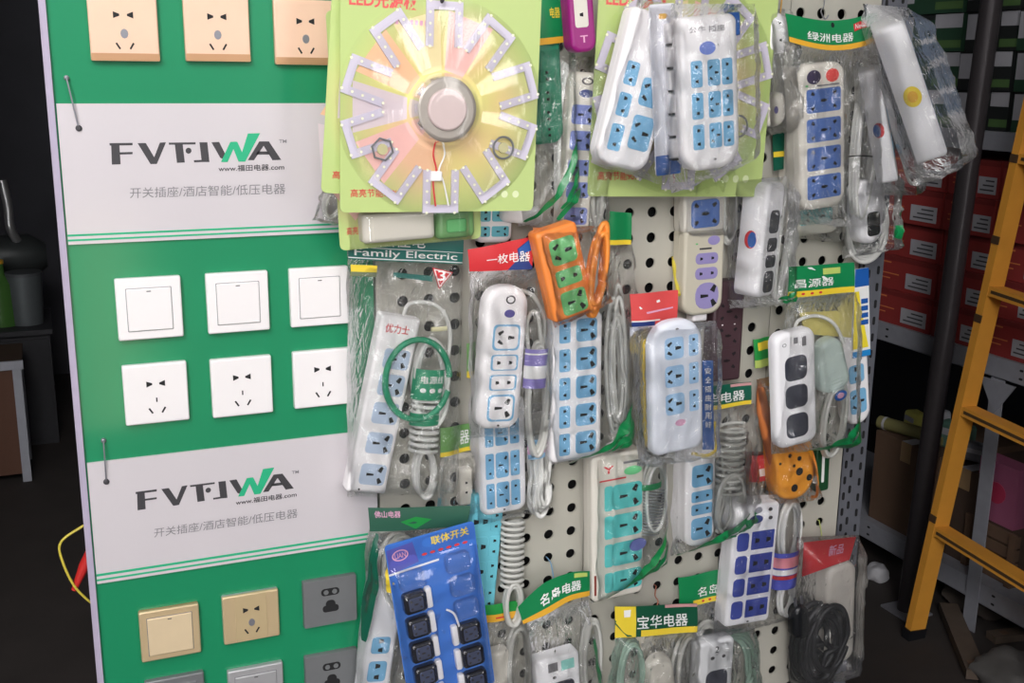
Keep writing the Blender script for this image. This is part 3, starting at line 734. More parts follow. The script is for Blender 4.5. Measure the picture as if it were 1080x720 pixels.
tb = thing('cabinet', 'dark cabinet in the unlit room carrying the tin and the machine', 'cabinet', None, Matrix.Translation((q.x - .35, 3.1, 0)))
mb = MB(); mb.box(I4, q.x - .7, q.x, 3.1, 3.5, 0, zt - .02, CAB); mb.build('body', tb, 0)
mb = MB(); mb.box(I4, q.x - .71, q.x + .01, 3.08, 3.5, zt - .02, zt, CAB); mb.build('top', tb, 0)
for k in (0, 1):
    mb = MB(); mb.box(I4, q.x - .69 + .35 * k, q.x - .36 + .35 * k, 3.09, 3.1, .02, zt - .04, CAB); mb.build('door', tb, 0)
k = Pz(30, 346, 3.2)
mb = MB()
mb.tube([Vector((k.x, 3.22, zt + .001)), Vector((k.x, 3.22, zt + .1)), Vector((k.x, 3.22, zt + .2))], [.06, .065, .068], mat('dull_tin', (98, 104, 106), .5, metal=.3), 20)
mb.tube([Vector((k.x, 3.22, zt + .2)), Vector((k.x, 3.22, zt + .212))], .07, mat('dull_tin_lid', (80, 84, 86), .5), 20)
o = mb.build('tin_can'); origin_to(o, (k.x, 3.22, zt)); tag(o, 'dull grey tin standing on the dim cabinet at far left', 'tin')
k = Pz(4, 340, 3.2); c0 = Vector((k.x, 3.22, zt)); mb = MB()
mb.tube([c0 + Vector((0, 0, .001)), c0 + Vector((0, 0, .17)), c0 + Vector((0, 0, .21)), c0 + Vector((0, 0, .25))], [.055, .055, .02, .018], mat('green_bottle', (70, 112, 52), .25), 16)
mb.tube([c0 + Vector((0, 0, .25)), c0 + Vector((0, 0, .265))], .02, YELO, 12)
o = mb.build('bottle'); origin_to(o, c0); tag(o, 'green bottle on the dim cabinet at the left edge of the picture', 'bottle')
cz = Pz(22, 270, 3.4)
t = thing('bench_grinder', 'dark machine with a curved steel handle in the gloom left of the board', 'machine', None, Matrix.Translation((cz.x, 3.4, zt)))
mb = MB(); c1 = Vector((cz.x, 3.4, cz.z)); MD = mat('machine_dark', (62, 66, 66), .45, metal=.3)
mb.tube([c1 + Vector((-.2, 0, 0)), c1 + Vector((-.14, 0, 0)), c1 + Vector((.04, 0, 0)), c1 + Vector((.1, 0, 0))], [.06, .09, .09, .05], MD, 18)
mb.box(Matrix.Translation((c1.x, c1.y, 0)), -.1, 0, -.05, .05, zt, c1.z - .05, MD); mb.build('motor', t)
mb = MB(); mb.tube(smooth_path([Pz(2, 190, 3.36), Pz(8, 215, 3.35), Pz(12, 243, 3.34), Pz(26, 264, 3.38)]), .018, mat('bright_steel', (170, 170, 170), .3, metal=.7), 10); mb.build('handle', t)
# yellow wire and red tag behind the board edge
mb = MB(); mb.tube(smooth_path([Pz(100, 548, .042), Pz(85, 556, .042), Pz(64, 572, .042), Pz(66, 592, .042), Pz(80, 620, .042), Pz(104, 642, .042)]), .0018, mat('yellow_wire', (206, 190, 70), .45), 7)
o = mb.build('looped_wire'); origin_to(o, Pz(64, 572, .042)); tag(o, 'thin yellow wire looping out from behind the display board', 'wire')
mb = MB(); a_, b_ = Pz(100, 575, .048), Pz(78, 622, .048)
mb.tube([b_, (a_ + b_) / 2 + Vector((0, 0, .003)), a_, a_ + (a_ - b_) * .3], [.004, .008, .009, .009], mat('red_tool', (196, 44, 40), .4), 10)
o = mb.build('red_handle'); origin_to(o, b_); tag(o, 'red plastic tool handle poking out behind the display board', 'tool')
# ---------------------------------------------------------------- hanging products
G = 'packaged power strips hanging on the pegboard'
def product(name, label, cat, top, bot, w, d, t, m, yaw=0, group=G, **kw):
    fr, L = frame_px(top, bot, d, t, yaw); W = px_len(((top[0] + bot[0]) / 2, (top[1] + bot[1]) / 2), w, d + t)
    root = thing(name, label, cat, group, fr @ Matrix.Translation((0, 0, -L / 2)))
    body = strip_body(root, fr, L, W, t, m, **kw)
    return root, body, fr, L, W
def q4(x0, y0, x1, y1, sk=0, sk2=None): return [(x0, y0), (x1, y0), (x1 + (sk if sk2 is None else sk2), y1), (x0 + sk, y1)]
BAGC = mat('card_back', (210, 206, 196), .6)

# ---- back layer -----------------------------------------------------------
r, b, fr, L, W = product('power_strip', 'dark brown power strip behind the plastic bags, right of the beige strip', 'power strip', (771, 296), (765, 402), 32, .004, .026, BROWN, rt=.08,
    sockets=rows([(.2, .4), (.44, .64), (.68, .9)], [(-.35, .35, 'five', BROWN)]), marks=[('bar', .1 * k, .3 + .13 * j, .05, .012, PAPER) for k, j in ((1, 0), (-2, 1), (2, 1), (0, 2), (-2, 3), (1, 3))])
r, b, fr, L, W = product('power_strip', 'pale cyan power strip mostly hidden under the lowest green LED card', 'power strip', (524, 175), (521, 256), 38, .004, .024, WHITE, rt=.2,
    sockets=rows([(.56, .72), (.78, .92)], [(-.4, -.12, 'two', CYAN), (-.08, .4, 'three', CYAN)]))
r, b, fr, L, W = product('power_strip', 'white power strip with one turquoise outlet showing under the four blue outlet strip', 'power strip', (861, 130), (858, 248), 54, .004, .028, OFFW, rt=.16,
    sockets=[(-.28, .36, .76, .9, 'threer', AQUA), (-.28, .36, .58, .72, 'threer', AQUA)])
bag(r, [(828, 120), (893, 120), (888, 256), (828, 250)], .002, .04, 11, nu=20, nv=24)
r, b, fr, L, W = product('power_strip', 'grey white strip with blue outlets just below the right green LED card', 'power strip', (744, 110), (743, 248), 44, .008, .03, OFFW, rt=.2,
    sockets=rows([(.32, .44), (.5, .66), (.72, .94)], [(-.32, .36, 'five', BLUE)]))
coil(r, (766, 222), 7, 30, .02, turns=3, m=CABLE, r=.0028, seed=2)
bag(r, [(718, 110), (776, 110), (776, 250), (716, 252)], .006, .045, 12, nu=20, nv=24)
r, b, fr, L, W = product('power_strip', 'beige power strip with three purple outlets and a small nub at its bottom', 'power strip', (744, 242), (741, 332), 42, .006, .034, BEIGE, rt=.12, rb=.3,
    sockets=[(-.22, .34, .27, .40, 'twoh', PURP), (-.22, .34, .44, .58, 'twoh', PURP), (-.2, .38, .62, .93, 'three', PURP)], sr=.4,
    marks=[('oval', .22, .13, .3, .11, PURP), ('bar', .02, .22, .3, .02, INK), ('oval', -.2, .16, .06, .02, GRNP)])
mb = MB(); mb.prism(fr, mv(rrect(W * .36, L * .12, .003), 0, -L * .53), -.006, -.028, WHITE, bev=.004); mb.build('cord_nub', r)
r, b, fr, L, W = product('power_strip', 'white strip end with sky blue outlets hanging behind the yellow and blue card at right', 'power strip', (900, 330), (906, 447), 26, .006, .022, WHITE, rt=.2, rb=.45,
    sockets=[(-.3, .3, .46, .62, 'two', SKY), (-.3, .34, .68, .9, 'threer', SKY)])
r, b, fr, L, W = product('power_strip', 'white power strip with four sky blue outlets, below the big frosted white strip', 'power strip', (740, 462), (738, 576), 31, .006, .026, WHITE, rt=.3, rb=.4,
    sockets=[(-.3, .4, .24, .44, 'three', SKY), (-.3, .4, .48, .58, 'twoh', SKY), (-.3, .4, .6, .7, 'twoh', SKY), (-.3, .4, .73, .93, 'three', SKY)])
cable_px(r, [(760, 470, .02), (764, 520, .025), (756, 560, .03), (770, 545, .035), (768, 490, .03)], CABLE)
SW1 = [[(.95, .72), (.7, .86), (.35, .95), (.05, .98)], [(.98, .8), (.75, .92), (.5, .98)]]
bag(r, [(712, 455), (790, 455), (792, 560), (708, 586)], .004, .045, 13, prints=[(SW1[0], .1, SWIRL), (SW1[1], .06, SWIRL)], nu=24, nv=28)
r, b, fr, L, W = product('power_strip', 'white power strip with rows of sky blue outlets below the glossy oval-badge strip', 'power strip', (529, 420), (532, 541), 48, .006, .028, WHITE, rt=.14, rb=.2,
    sockets=rows([(.18, .40), (.46, .68), (.72, .94)], [(-.38, -.2, 'two', SKY), (-.16, .12, 'three', SKY), (.16, .36, 'two', SKY)]), marks=[('oval', 0, .965, .05, .012, DARK)])
coil(r, (566, 500), 12, 36, .02, depth=.026, turns=9, m=CABLEW, r=.0032, seed=4, pinch=.5, wob=.3)
sleeve(r, (565, 462), (566, 482), 18, .045, mat('sleeve_blue', (150, 190, 220), .4), bands=((.3, .75, INKP),))
bag(r, [(496, 425), (582, 425), (582, 535), (502, 552)], .004, .045, 14, nu=26, nv=30)
r, b, fr, L, W = product('power_strip', 'all turquoise power strip face beside a tightly wound grey cord', 'power strip', (516, 520), (504, 652), 34, .004, .022, CYAN, rt=.06,
    sockets=rows([(.14, .3), (.34, .5), (.54, .7), (.76, .92)], [(-.46, .1, 'twoh', CYAN), (.14, .46, 'two', CYAN)]))
wraps(r, (541, 545), (540, 618), 22, .03, 12, CABLE, .0032)
coil(r, (540, 636), 8, 22, .03, depth=.012, turns=4, m=CABLE, seed=8)

# green header with bag, centre right of the LED card
t = thing('cable_pack', 'bagged grey cord under a green card with yellow edge, left of the bare pegboard strip', 'cable pack', 'bagged cords', fr_at(655, 330, .01))
header(t, [(640, 222), (667, 225), (666, 258), (640, 258)], .03, GRN, bands=((0, 1, .85, 1, YEL),), hole=False)
cable_px(t, [(646, 330, .02), (652, 300, .02), (658, 330, .025), (662, 400, .025), (654, 450, .025), (646, 400, .02), (650, 340, .02)], CABLE)
bag(t, [(640, 256), (667, 256), (668, 380), (636, 380)], .006, .035, 15, nu=14, nv=30)
t = thing('cable_pack', 'bagged silvery wound cord under a green card right of the frosted white strip', 'cable pack', 'bagged cords', fr_at(772, 500, .01))
header(t, [(742, 407), (793, 403), (793, 426), (742, 433)], .035, GRND, bands=((0, 1, .82, 1, YEL), (.55, 1, .02, .14, mat('card_pink', (200, 150, 150), .4))), texts=(('华电器', .02, .3, .86, .76, PAPER),), hole=False)
wraps(t, (772, 448), (768, 520), 26, .022, 11, CABLE, .0032)
coil(t, (766, 530), 15, 28, .02, depth=.018, turns=4, m=CABLE, seed=5)
bag(t, [(742, 430), (795, 425), (800, 560), (748, 560)], .004, .045, 16, wr=.006, nu=24, nv=32, prints=[([(.98, .72), (.7, .88), (.2, .98)], .16, SWIRL)])
t = thing('cable_pack', 'bag with small green card and yellow line, right of the green-sleeved cord', 'cable pack', 'bagged cords', fr_at(486, 520, .004))
header(t, [(464, 451), (497, 447), (497, 475), (464, 482)], .018, mat('card_soft_green', (110, 160, 90), .4), bands=((0, 1, .84, 1, YEL),), hole=False, texts=(('器', .62, .2, .95, .7, PAPER),))
frq, Lq = frame_px((492, 495), (492, 533), .004, .016); mb = MB(); mb.prism(frq, rrect(px_len((492, 500), 14, .02), Lq, .004), 0, -.016, OFFW, bev=.004)
holes(mb, frq, -.016, 0, 0, .014, .03, 'two'); mb.build('plug', t)
bag(t, [(464, 480), (500, 476), (502, 540), (462, 545)], .002, .03, 17, nu=16, nv=18)
t = thing('cable_pack', 'narrow bagged strip edge with green and yellow card beside the middle peg holes', 'cable pack', 'bagged cords', fr_at(496, 400, .002))
header(t, [(492, 362), (505, 360), (505, 398), (492, 398)], .012, mat('card_soft_green', (110, 160, 90), .4), bands=((0, 1, .8, 1, YEL),), hole=False)
t = thing('cable_pack', 'small green and yellow label card above the dark orange cord', 'cable pack', 'bagged cords', fr_at(804, 388, .004))
header(t, [(794, 358), (812, 355), (812, 386), (796, 388)], .012, PRGREEN, bands=((.2, 1, .12, .4, YEL), (0, 1, .72, 1, mat('card_lime', (190, 210, 110), .4))), hole=False)
t = thing('cable_pack', 'red label card in a bag between the wound cord and the orange strip', 'cable pack', 'bagged cords', fr_at(802, 505, .004))
header(t, [(790, 480), (814, 480), (814, 507), (790, 508)], .014, REDC, bands=((.3, .75, .5, .8, PAPER),), hole=False)
bag(t, [(786, 476), (816, 476), (820, 535), (786, 535)], .002, .022, 18, nu=12, nv=14)
t = thing('power_strip', 'dark green strip hanging behind the orange strip at the pegboard edge', 'power strip', None, fr_at(868, 525, .002))
frq, Lq = frame_px((869, 470), (867, 518), .002, .016); mb = MB(); mb.prism(frq, rrect(px_len((868, 500), 14, .018), Lq, .004), 0, -.016, mat('bottle_green_plastic', (34, 78, 48), .35), bev=.003); mb.build('strip_body', t)
mb = MB(); mb.prism(frq, mv(rrect(.006, Lq * .6, .002), 0, 0), -.016, -.0165, PAPER); mb.build('printed_line', t)

# ---- LED kit cards ---------------------------------------------------------
def led_mat():
    m = bpy.data.materials.new('led_card_print'); m.use_nodes = True; nt = m.node_tree; b = nt.nodes['Principled BSDF']; N = nt.nodes.new; L = nt.links.new
    tc = N('ShaderNodeTexCoord'); n = N('ShaderNodeTexNoise'); n.inputs['Scale'].default_value = 9; n.inputs['Detail'].default_value = 1
    L(tc.outputs['Object'], n.inputs['Vector'])
    ln = N('ShaderNodeVectorMath'); ln.operation = 'LENGTH'; mp = N('ShaderNodeMapping'); mp.inputs['Scale'].default_value = (1, .0, 1.0); L(tc.outputs['Object'], mp.inputs[0]); L(mp.outputs[0], ln.inputs[0])
    r1 = N('ShaderNodeValToRGB'); e = r1.color_ramp.elements; e[0].position = .36; e[0].color = srgb((226, 224, 140)); e[1].position = .66; e[1].color = srgb((238, 196, 160))
    k = e.new(.5); k.color = srgb((232, 214, 144)); L(n.outputs['Fac'], r1.inputs[0])
    r2 = N('ShaderNodeValToRGB'); e = r2.color_ramp.elements; e[0].position = .085; e[0].color = (0, 0, 0, 1); e[1].position = .15; e[1].color = (1, 1, 1, 1); L(ln.outputs['Value'], r2.inputs[0])
    mx = N('ShaderNodeMix'); mx.data_type = 'RGBA'; L(r2.outputs[0], mx.inputs['Factor']); L(r1.outputs[0], mx.inputs['A']); mx.inputs['B'].default_value = srgb((188, 208, 132))
    L(mx.outputs['Result'], b.inputs['Base Color']); b.inputs['Roughness'].default_value = .35; return m
LEDM = led_mat(); LEDG = mat('led_card_green', (188, 208, 132), .35, vary=.06, scale=8); PCB = mat('pcb_white', (208, 202, 218), .3, vary=.04); LEDCH = mat('led_chip', (250, 248, 220), .3)
def led_card(px, py, d, wpx, hpx, ang, label, cut=1, text='LED光源板', modules=True, kit=True, tv=.10):
    fr = fr_at(px, py, d) @ Matrix.Rotation(math.radians(ang), 4, 'Y')
    c = (px, py); W = px_len(c, wpx, d); s = W / wpx; H = hpx * s; card_h = H; s = W / 207 if kit else s
    t = thing('led_kit_card', label, 'LED lamp card', 'green LED lamp kit cards', fr)
    ox, oz = 0, .0
    # card: frame origin sits at the disc centre; card spans around it
    x0, x1, z1, z0 = -W * .5, W * .5, H * .56, -H * .44
    mb = MB(); mb.prism(fr, mv(rrect(W, H, .008, n=4), 0, (z0 + z1) / 2), 0, -.0012, LEDM)
    f = lambda u, v, off=.0016: fr @ Vector((x0 + (x1 - x0) * u, -off, z1 + (z0 - z1) * v))
    put_text(mb, text, f, .04, tv, .37, tv + .06, mat('led_red_ink', (232, 96, 96), .5, vary=0), .03)
    for k in range(7): put_text(mb, '■', f, .26 + .024 * k, tv + .1, .275 + .024 * k, tv + .12, INKP, 0)
    # printed petals
    for k in range(10):
        a = math.radians(-90 + 36 * k + 18)
        q = [(.05, -.014), (.125, -.034), (.125, .034), (.05, .014)]; ca, sa = math.cos(a), math.sin(a)
        cm = (mat('petal_pink', (244, 196, 190), .4), mat('petal_cream', (240, 226, 176), .4), mat('petal_peach', (246, 200, 160), .4), mat('petal_lilac', (222, 208, 214), .4))[k % 4]
        if k in (4, 5, 6, 7, 8): mb.add([fr @ Vector((x * ca - z * sa, -.00135, x * sa + z * ca)) for x, z in q], [(0, 1, 2, 3)], cm)
    put_text(mb, '高亮节能90%', f, .05, .90, .28, .935, INKR, .01)
    for k in range(4):
        mb.add([f(.72 + .06 * k + .018 * math.cos(a * PI / 8), .925 + .016 * math.sin(a * PI / 8)) for a in range(16)], [tuple(range(16))], mat('print_pale', (226, 236, 190), .4))
    mb.build('printed_card', t, 30)
    if not kit: return t, fr, s
    # magnetic driver: grey ring with white lens
    mb = MB(); R1 = 32 * s
    ring = lambda R: [(R * math.cos(k * PI / 20), R * math.sin(k * PI / 20)) for k in range(40)]
    mb.prism(fr, ring(R1), -.001, -.022, mat('driver_grey', (176, 168, 160), .35, metal=.3), bev=.006); d_ = mb.build('driver', t)
    mb = MB(); mb.prism(fr, ring(R1 * .64), -.02, -.026, mat('lens_pink', (214, 194, 192), .35), bev=.003); mb.build('lens', d_)
    # U shaped light modules
    for k in range(10):
        a = math.radians(-90 + 36 * k)
        mb = MB(); ca, sa = math.cos(a), math.sin(a); r0, r1, hw, b_ = 60 * s, 103 * s, 19 * s, 8 * s
        def X(x, z): return (x * ca - z * sa, x * sa + z * ca)
        for q in ([(r0, -hw), (r1, -hw), (r1, -hw + b_), (r0, -hw + b_)], [(r0, hw - b_), (r1, hw - b_), (r1, hw), (r0, hw)], [(r1 - b_, -hw + b_), (r1, -hw + b_), (r1, hw - b_), (r1 - b_, hw - b_)]):
            mb.prism(fr, [X(*p) for p in q], -.0012, -.004, PCB)
        for x, z in [(r0 + (r1 - r0) * j / 4, sg * (hw - b_ / 2)) for j in range(5) for sg in (-1, 1)]:
            cx, cz = X(x, z); mb.prism(fr, mv([(1.4 * s * math.cos(j * PI / 3), 1.4 * s * math.sin(j * PI / 3)) for j in range(6)], cx, cz), -.004, -.0052, LEDCH)
        mb.build('light_module', t, 0)
    # blister dome and small pockets
    mb = MB()
    def dome(u, v):
        a = 2 * PI * u; prof = [(36, .001), (35, .02), (32, .029), (20, .031), (0, .031)]; q = v * 4; k = min(3, int(q)); w_ = q - k
        R = (prof[k][0] * (1 - w_) + prof[k + 1][0] * w_) * s; y = prof[k][1] * (1 - w_) + prof[k + 1][1] * w_
        return fr @ Vector((R * math.cos(a), -y, R * math.sin(a)))
    mb.sheet(dome, 28, 12, BLISTER)
    def pet(u, v):
        a = 2 * PI * u; q = v; k = .9 + .1 * math.cos(10 * a)
        R = (42 + 66 * q) * s; y = .0045 * min(1, (1 - q) * 4) * k
        return fr @ Vector((R * math.cos(a - PI / 2), -.0014 - y, R * math.sin(a - PI / 2)))
    mb.sheet(pet, 132, 10, BLISTER); mb.build('blister', t, 50)
    for (x, z, kk) in ((-62, -40, 6), (66, -37, 20)):
        mb = MB(); R = 11 * s; mb.tube([fr @ Vector((x * s + R * math.cos(2 * PI * j / kk + .8), -.006, z * s + R * math.sin(2 * PI * j / kk + .8))) for j in range(kk)], .0016, GREYP, 6, closed=True)
        mb.prism(fr, mv([(R * .5 * math.cos(j * PI / 5), R * .5 * math.sin(j * PI / 5)) for j in range(10)], x * s, z * s), -.0012, -.006, mat('screw_pack', (190, 184, 140), .4)); mb.build('screw_pocket', t)
    mb = MB(); mb.tube(smooth_path([fr @ Vector((x * s, -y, z * s)) for x, z, y in ((-8, -30, .01), (-10, -44, .008), (-6, -60, .006), (-9, -72, .006), (-6, -96, .006))]), .0012, INKR, 6)
    mb.tube(smooth_path([fr @ Vector((x * s, -y, z * s)) for x, z, y in ((-2, -30, .01), (2, -44, .008), (-3, -60, .006), (2, -72, .006), (8, -96, .006))]), .0012, PAPER, 6)
    mb.prism(fr, mv(rrect(12 * s, 10 * s, .002), -6 * s, -66 * s), -.003, -.009, WHITE, bev=.002); mb.build('lead_wire', t)
    return t, fr, s
# rearmost: shows driver box and connector at its bottom
t, fr, s = led_card(430, 152, .07, 152, 232, -2, 'rearmost left LED kit card showing a white driver box and green connector under the others', kit=False)
mb = MB(); mb.prism(fr, mv(rrect(76 * s, 30 * s, .006), -18 * s, -80 * s), -.0012, -.024, OFFW, bev=.006); mb.build('driver_box', t)
mb = MB(); mb.prism(fr, mv(rrect(42 * s, 32 * s, .008), 44 * s, -82 * s), -.0012, -.02, mat('connector_green', (120, 170, 110), .3), bev=.008); mb.prism(fr, mv(rrect(22 * s, 14 * s, .004), 44 * s, -84 * s), -.02, -.023, GRNP, bev=.002); mb.build('connector', t)
mb = MB(); f_ = lambda u, v: fr @ Vector(((-66 + 132 * u) * s, -.0014 - .028 * (min(1, 8 * u, 8 * (1 - u), 6 * v, 6 * (1 - v))) ** .5, (-60 - 42 * v) * s)); mb.sheet(f_, 24, 12, BLISTER); mb.build('blister', t, 60)
t, fr, s = led_card(452, 106, .102, 208, 222, 5, 'middle left LED kit card, tilted, its lower corner showing beside the front card', kit=False)
t, fr, s = led_card(466, 115, .112, 207, 232, 1.6, 'front left LED kit card with grey ringed disc and radiating light modules')
t, fr, s = led_card(722, 92, .05, 186, 225, 2, 'right LED kit card behind the white power strips', tv=.21)
# crumpled clear pouch under its left edge
t = thing('cable_pack', 'crumpled clear pouch with grey wire peeping out left of the LED cards', 'cable pack', 'bagged cords', fr_at(352, 235, .012))
coil(t, (352, 212), 10, 18, .02, turns=3, ang=-25, seed=3, m=CABLE, r=.0022)
bag(t, [(342, 192), (370, 196), (372, 240), (330, 232)], .012, .04, 19, wr=.007, nu=16, nv=16)

# ---- left column -----------------------------------------------------------
r, b, fr, L, W = product('power_strip', 'tilted white power strip with five lavender outlets beside a green-sleeved cord', 'power strip', (424, 334), (386, 520), 42, .01, .026, WHITE, rt=.06,
    sockets=rows([(.18, .29), (.32, .44), (.48, .60), (.65, .77), (.83, .95)], [(-.25, .4, 'three', LAV)]), marks=[('t:优力士', -.05, .07, .6, .05, INKR), ('oval', -.2, .98, .05, .012, DARK)])
coil(r, (452, 400), 18, 45, .016, depth=.018, turns=5, m=CABLEW, r=.003, seed=11)
coil(r, (446, 496), 10, 26, .016, depth=.014, turns=5, m=CABLEW, r=.003, seed=12)
wraps(r, (450, 416), (446, 476), 28, .026, 9, CABLEW, .0034)
sleeve(r, (453, 388), (449, 420), 33, .03, mat('sleeve_green', (30, 150, 108), .35), texts=(('电源线', .3, .2, .8, .45, PAPER), ('● ● ●', .3, .6, .8, .75, PAPER)))
sleeve(r, (448, 434), (447, 447), 31, .03, mat('sleeve_green', (30, 150, 108), .35))
coil(r, (440, 400), 34, 42, .04, depth=.003, turns=1, m=mat('green_band', (30, 150, 108), .3), r=.0042, seed=1, wob=.02, name='round_label')
cable_px(r, [(424, 340, .02), (432, 320, .02), (460, 322, .025), (474, 345, .025), (472, 380, .025), (462, 400, .025)], CABLEW)
mb = MB(); mb.tube([P(455, 347, .035), P(462, 347, .035), P(471, 346, .035)], .0035, mat('cream_tie', (230, 224, 180), .4), 8); mb.build('cable_tie', r)
bag(r, [(366, 262), (488, 268), (482, 520), (366, 524)], .004, .056, 21, wr=.007, nu=44, nv=70)
header(r, [(366, 236), (490, 246), (488, 279), (367, 273)], .055, TEALC, bands=((0, 1, .62, .64, PAPER), (0, 1, .93, .96, PAPER)), texts=(('中山佳电', .14, .22, .66, .56, PAPER), ('Family Electric', .05, .66, .95, .94, PAPER)), hole=False)
mb = MB(); f_ = quad_fn([(370, 279), (398, 280), (397, 292), (370, 291)], .053)
mb.sheet(lambda u, v: f_(u, v), 4, 2, YEL); mb.sheet(lambda u, v: f_(u, .6 + .4 * v) + Vector((0, -.0004, 0)), 4, 1, mat('label_grey', (110, 120, 90), .5)); mb.sheet(lambda u, v: f_(u, v) + Vector((0, .0006, 0)), 4, 2, YEL); mb.build('yellow_label', r)
mb = MB(); tri = [P(456, 282, .054), P(478, 287, .054), P(463, 305, .054)]; cen = (tri[0] + tri[1] + tri[2]) / 3
mb.add(tri + [p + Vector((0, .0006, 0)) for p in tri], [(0, 2, 1), (3, 4, 5), (0, 1, 4, 3), (1, 2, 5, 4), (2, 0, 3, 5)], INKR)
mb.add([cen + (p - cen) * .86 + Vector((0, -.0004, 0)) for p in tri] + [cen + (p - cen) * .7 + Vector((0, -.0004, 0)) for p in tri], [(0, 1, 4, 3), (1, 2, 5, 4), (2, 0, 3, 5)], PAPER)
put_text(mb, '3', lambda u, v: P(u, v, .0548), 462, 285, 470, 296, PAPER); mb.build('triangle_badge', r, 0)
mb = MB(); f_ = quad_fn([(415, 287), (456, 291), (456, 297), (415, 292)], .053); mb.sheet(f_, 6, 1, TEALC); mb.sheet(lambda u, v: f_(1 - u, v) + Vector((0, .0005, 0)), 6, 1, TEALC); mb.build('green_label', r)

# red/blue header with glossy strip
r, b, fr, L, W = product('power_strip', 'glossy white strip with purple oval badge and blue framed outlets under the red card', 'power strip', (537, 302), (525, 453), 46, .046, .024, WHITE, rt=.42, rb=.3, bev=.009,
    sockets=[(-.28, .34, .26, .44, 'threer', WHITE), (-.28, .34, .47, .58, 'twoh', WHITE), (-.28, .34, .61, .72, 'twoh', WHITE), (-.28, .34, .75, .94, 'three', WHITE)], rim=SKY,
    marks=[('ring', .06, .09, .22, .06, INK), ('oval', .06, .185, .24, .055, mat('purple_mark', (88, 80, 150), .4)), ('oval', 0, .97, .05, .012, DARK)])
cable_px(r, [(545, 305, .05), (562, 312, .05), (574, 335, .05), (572, 365, .05), (560, 380, .05), (556, 340, .055), (566, 330, .055), (572, 370, .055)], CABLE, .0034)
coil(r, (564, 420), 11, 55, .05, depth=.016, turns=6, m=CABLE, r=.003, seed=15)
sleeve(r, (566, 367), (563, 408), 24, .062, mat('sleeve_purple', (140, 128, 196), .35), bands=((.42, .75, PAPER), (.1, .14, PAPER)))
bag(r, [(494, 284), (580, 282), (580, 455), (496, 462)], .034, .084, 22, wr=.006, nu=34, nv=52)
header(r, [(493, 263), (562, 250), (562, 284), (495, 286)], .075, REDC, blobs=(([(1, 0), (1, 1), (.6, 1), (.78, .62), (.76, .3)], NAVY), ([(1, 0), (1, .4), (.8, .5), (.78, .3)], BLUC)), texts=(('一枚电器', .26, .38, .96, .74, PAPER),), hole=False)

# orange strip
r, b, fr, L, W = product('power_strip', 'orange power strip with three green outlets and matching orange cord', 'power strip', (586, 240), (607, 334), 44, .078, .028, ORNG, rt=.1,
    sockets=[(-.25, .36, .12, .4, 'threer', GRNP), (-.25, .36, .46, .64, 'twoh', GRNP), (-.25, .36, .7, .96, 'three', GRNP)])
coil(r, (626, 285), 9, 44, .085, depth=.024, turns=8, ang=-7, m=CABLEO, r=.0036, seed=17, wob=.25)
bag(r, [(562, 240), (632, 238), (642, 316), (584, 345)], .07, .116, 23, wr=.006, nu=28, nv=34)

# five row strip
r, b, fr, L, W = product('power_strip', 'large white power strip with five rows of sky blue outlets under the orange strip', 'power strip', (609, 330), (608, 486), 54, .03, .03, WHITE, rt=.14, bev=.007,
    sockets=rows([(.04, .19), (.23, .38), (.42, .57), (.61, .76), (.80, .95)], [(-.34, -.13, 'two', SKY), (-.02, .38, 'three', SKY)]))
coil(r, (646, 385), 9, 66, .035, depth=.022, turns=8, ang=3, m=CABLE, r=.0026, seed=19, wob=.3)
cable_px(r, [(640, 340, .03), (656, 350, .035), (662, 400, .035), (656, 455, .04), (640, 470, .045)], CABLEW, .0032)
bag(r, [(578, 325), (664, 320), (666, 470), (578, 492)], .024, .072, 24, wr=.005, nu=36, nv=52,
    prints=[([(1, .62), (.86, .76), (.6, .92), (.2, .99)], .075, SWIRL), ([(1, .7), (.85, .82), (.6, .93)], .075, SWIRL), ([(.99, .78), (.85, .88), (.66, .95)], .075, SWIRL), ([(.98, .86), (.86, .93), (.7, .98)], .075, SWIRL)])

# green strip and clear bag between the LED cards
r, b, fr, L, W = product('power_strip', 'sea green power strip half covered by the front left LED card', 'power strip', (570, 20), (576, 152), 40, .018, .026, TEALG, rt=.2, rb=.3,
    sockets=rows([(.4, .5), (.56, .66), (.72, .82), (.86, .95)], [(-.1, .3, 'two', TEALG)]))
coil(r, (592, 160), 8, 78, .022, depth=.016, turns=5, m=CABLEW, r=.003, seed=20)
header(r, [(556, -2), (603, -4), (602, 44), (566, 48)], .05, GRN, bands=((0, 1, .86, 1, YELO),), texts=(('电器', .45, .22, .72, .45, YEL),), hole=False)
bag(r, [(562, 44), (603, 42), (612, 238), (545, 240)], .01, .052, 25, wr=.006, nu=26, nv=60,
    prints=[([(.95, .45), (.8, .62), (.4, .85), (.05, .97)], .1, SWIRL), ([(.96, .6), (.8, .75), (.55, .88)], .1, SWIRL), ([(.9, .78), (.7, .86), (.5, .94)], .12, SWIRL)])
plug(r, (530, 226), (572, 229), 17, .02, WHITE, prongs=False)
r, b, fr, L, W = product('power_strip', 'magenta power strip end with white face hanging at the top between LED cards', 'power strip', (610, -40), (617, 55), 27, .06, .026, MAGEN, rt=.2, rb=.35,
    sockets=[(-.3, .22, .1, .72, 'two', OFFW)], marks=[('t:T', 0, .85, .3, .08, INKP)])
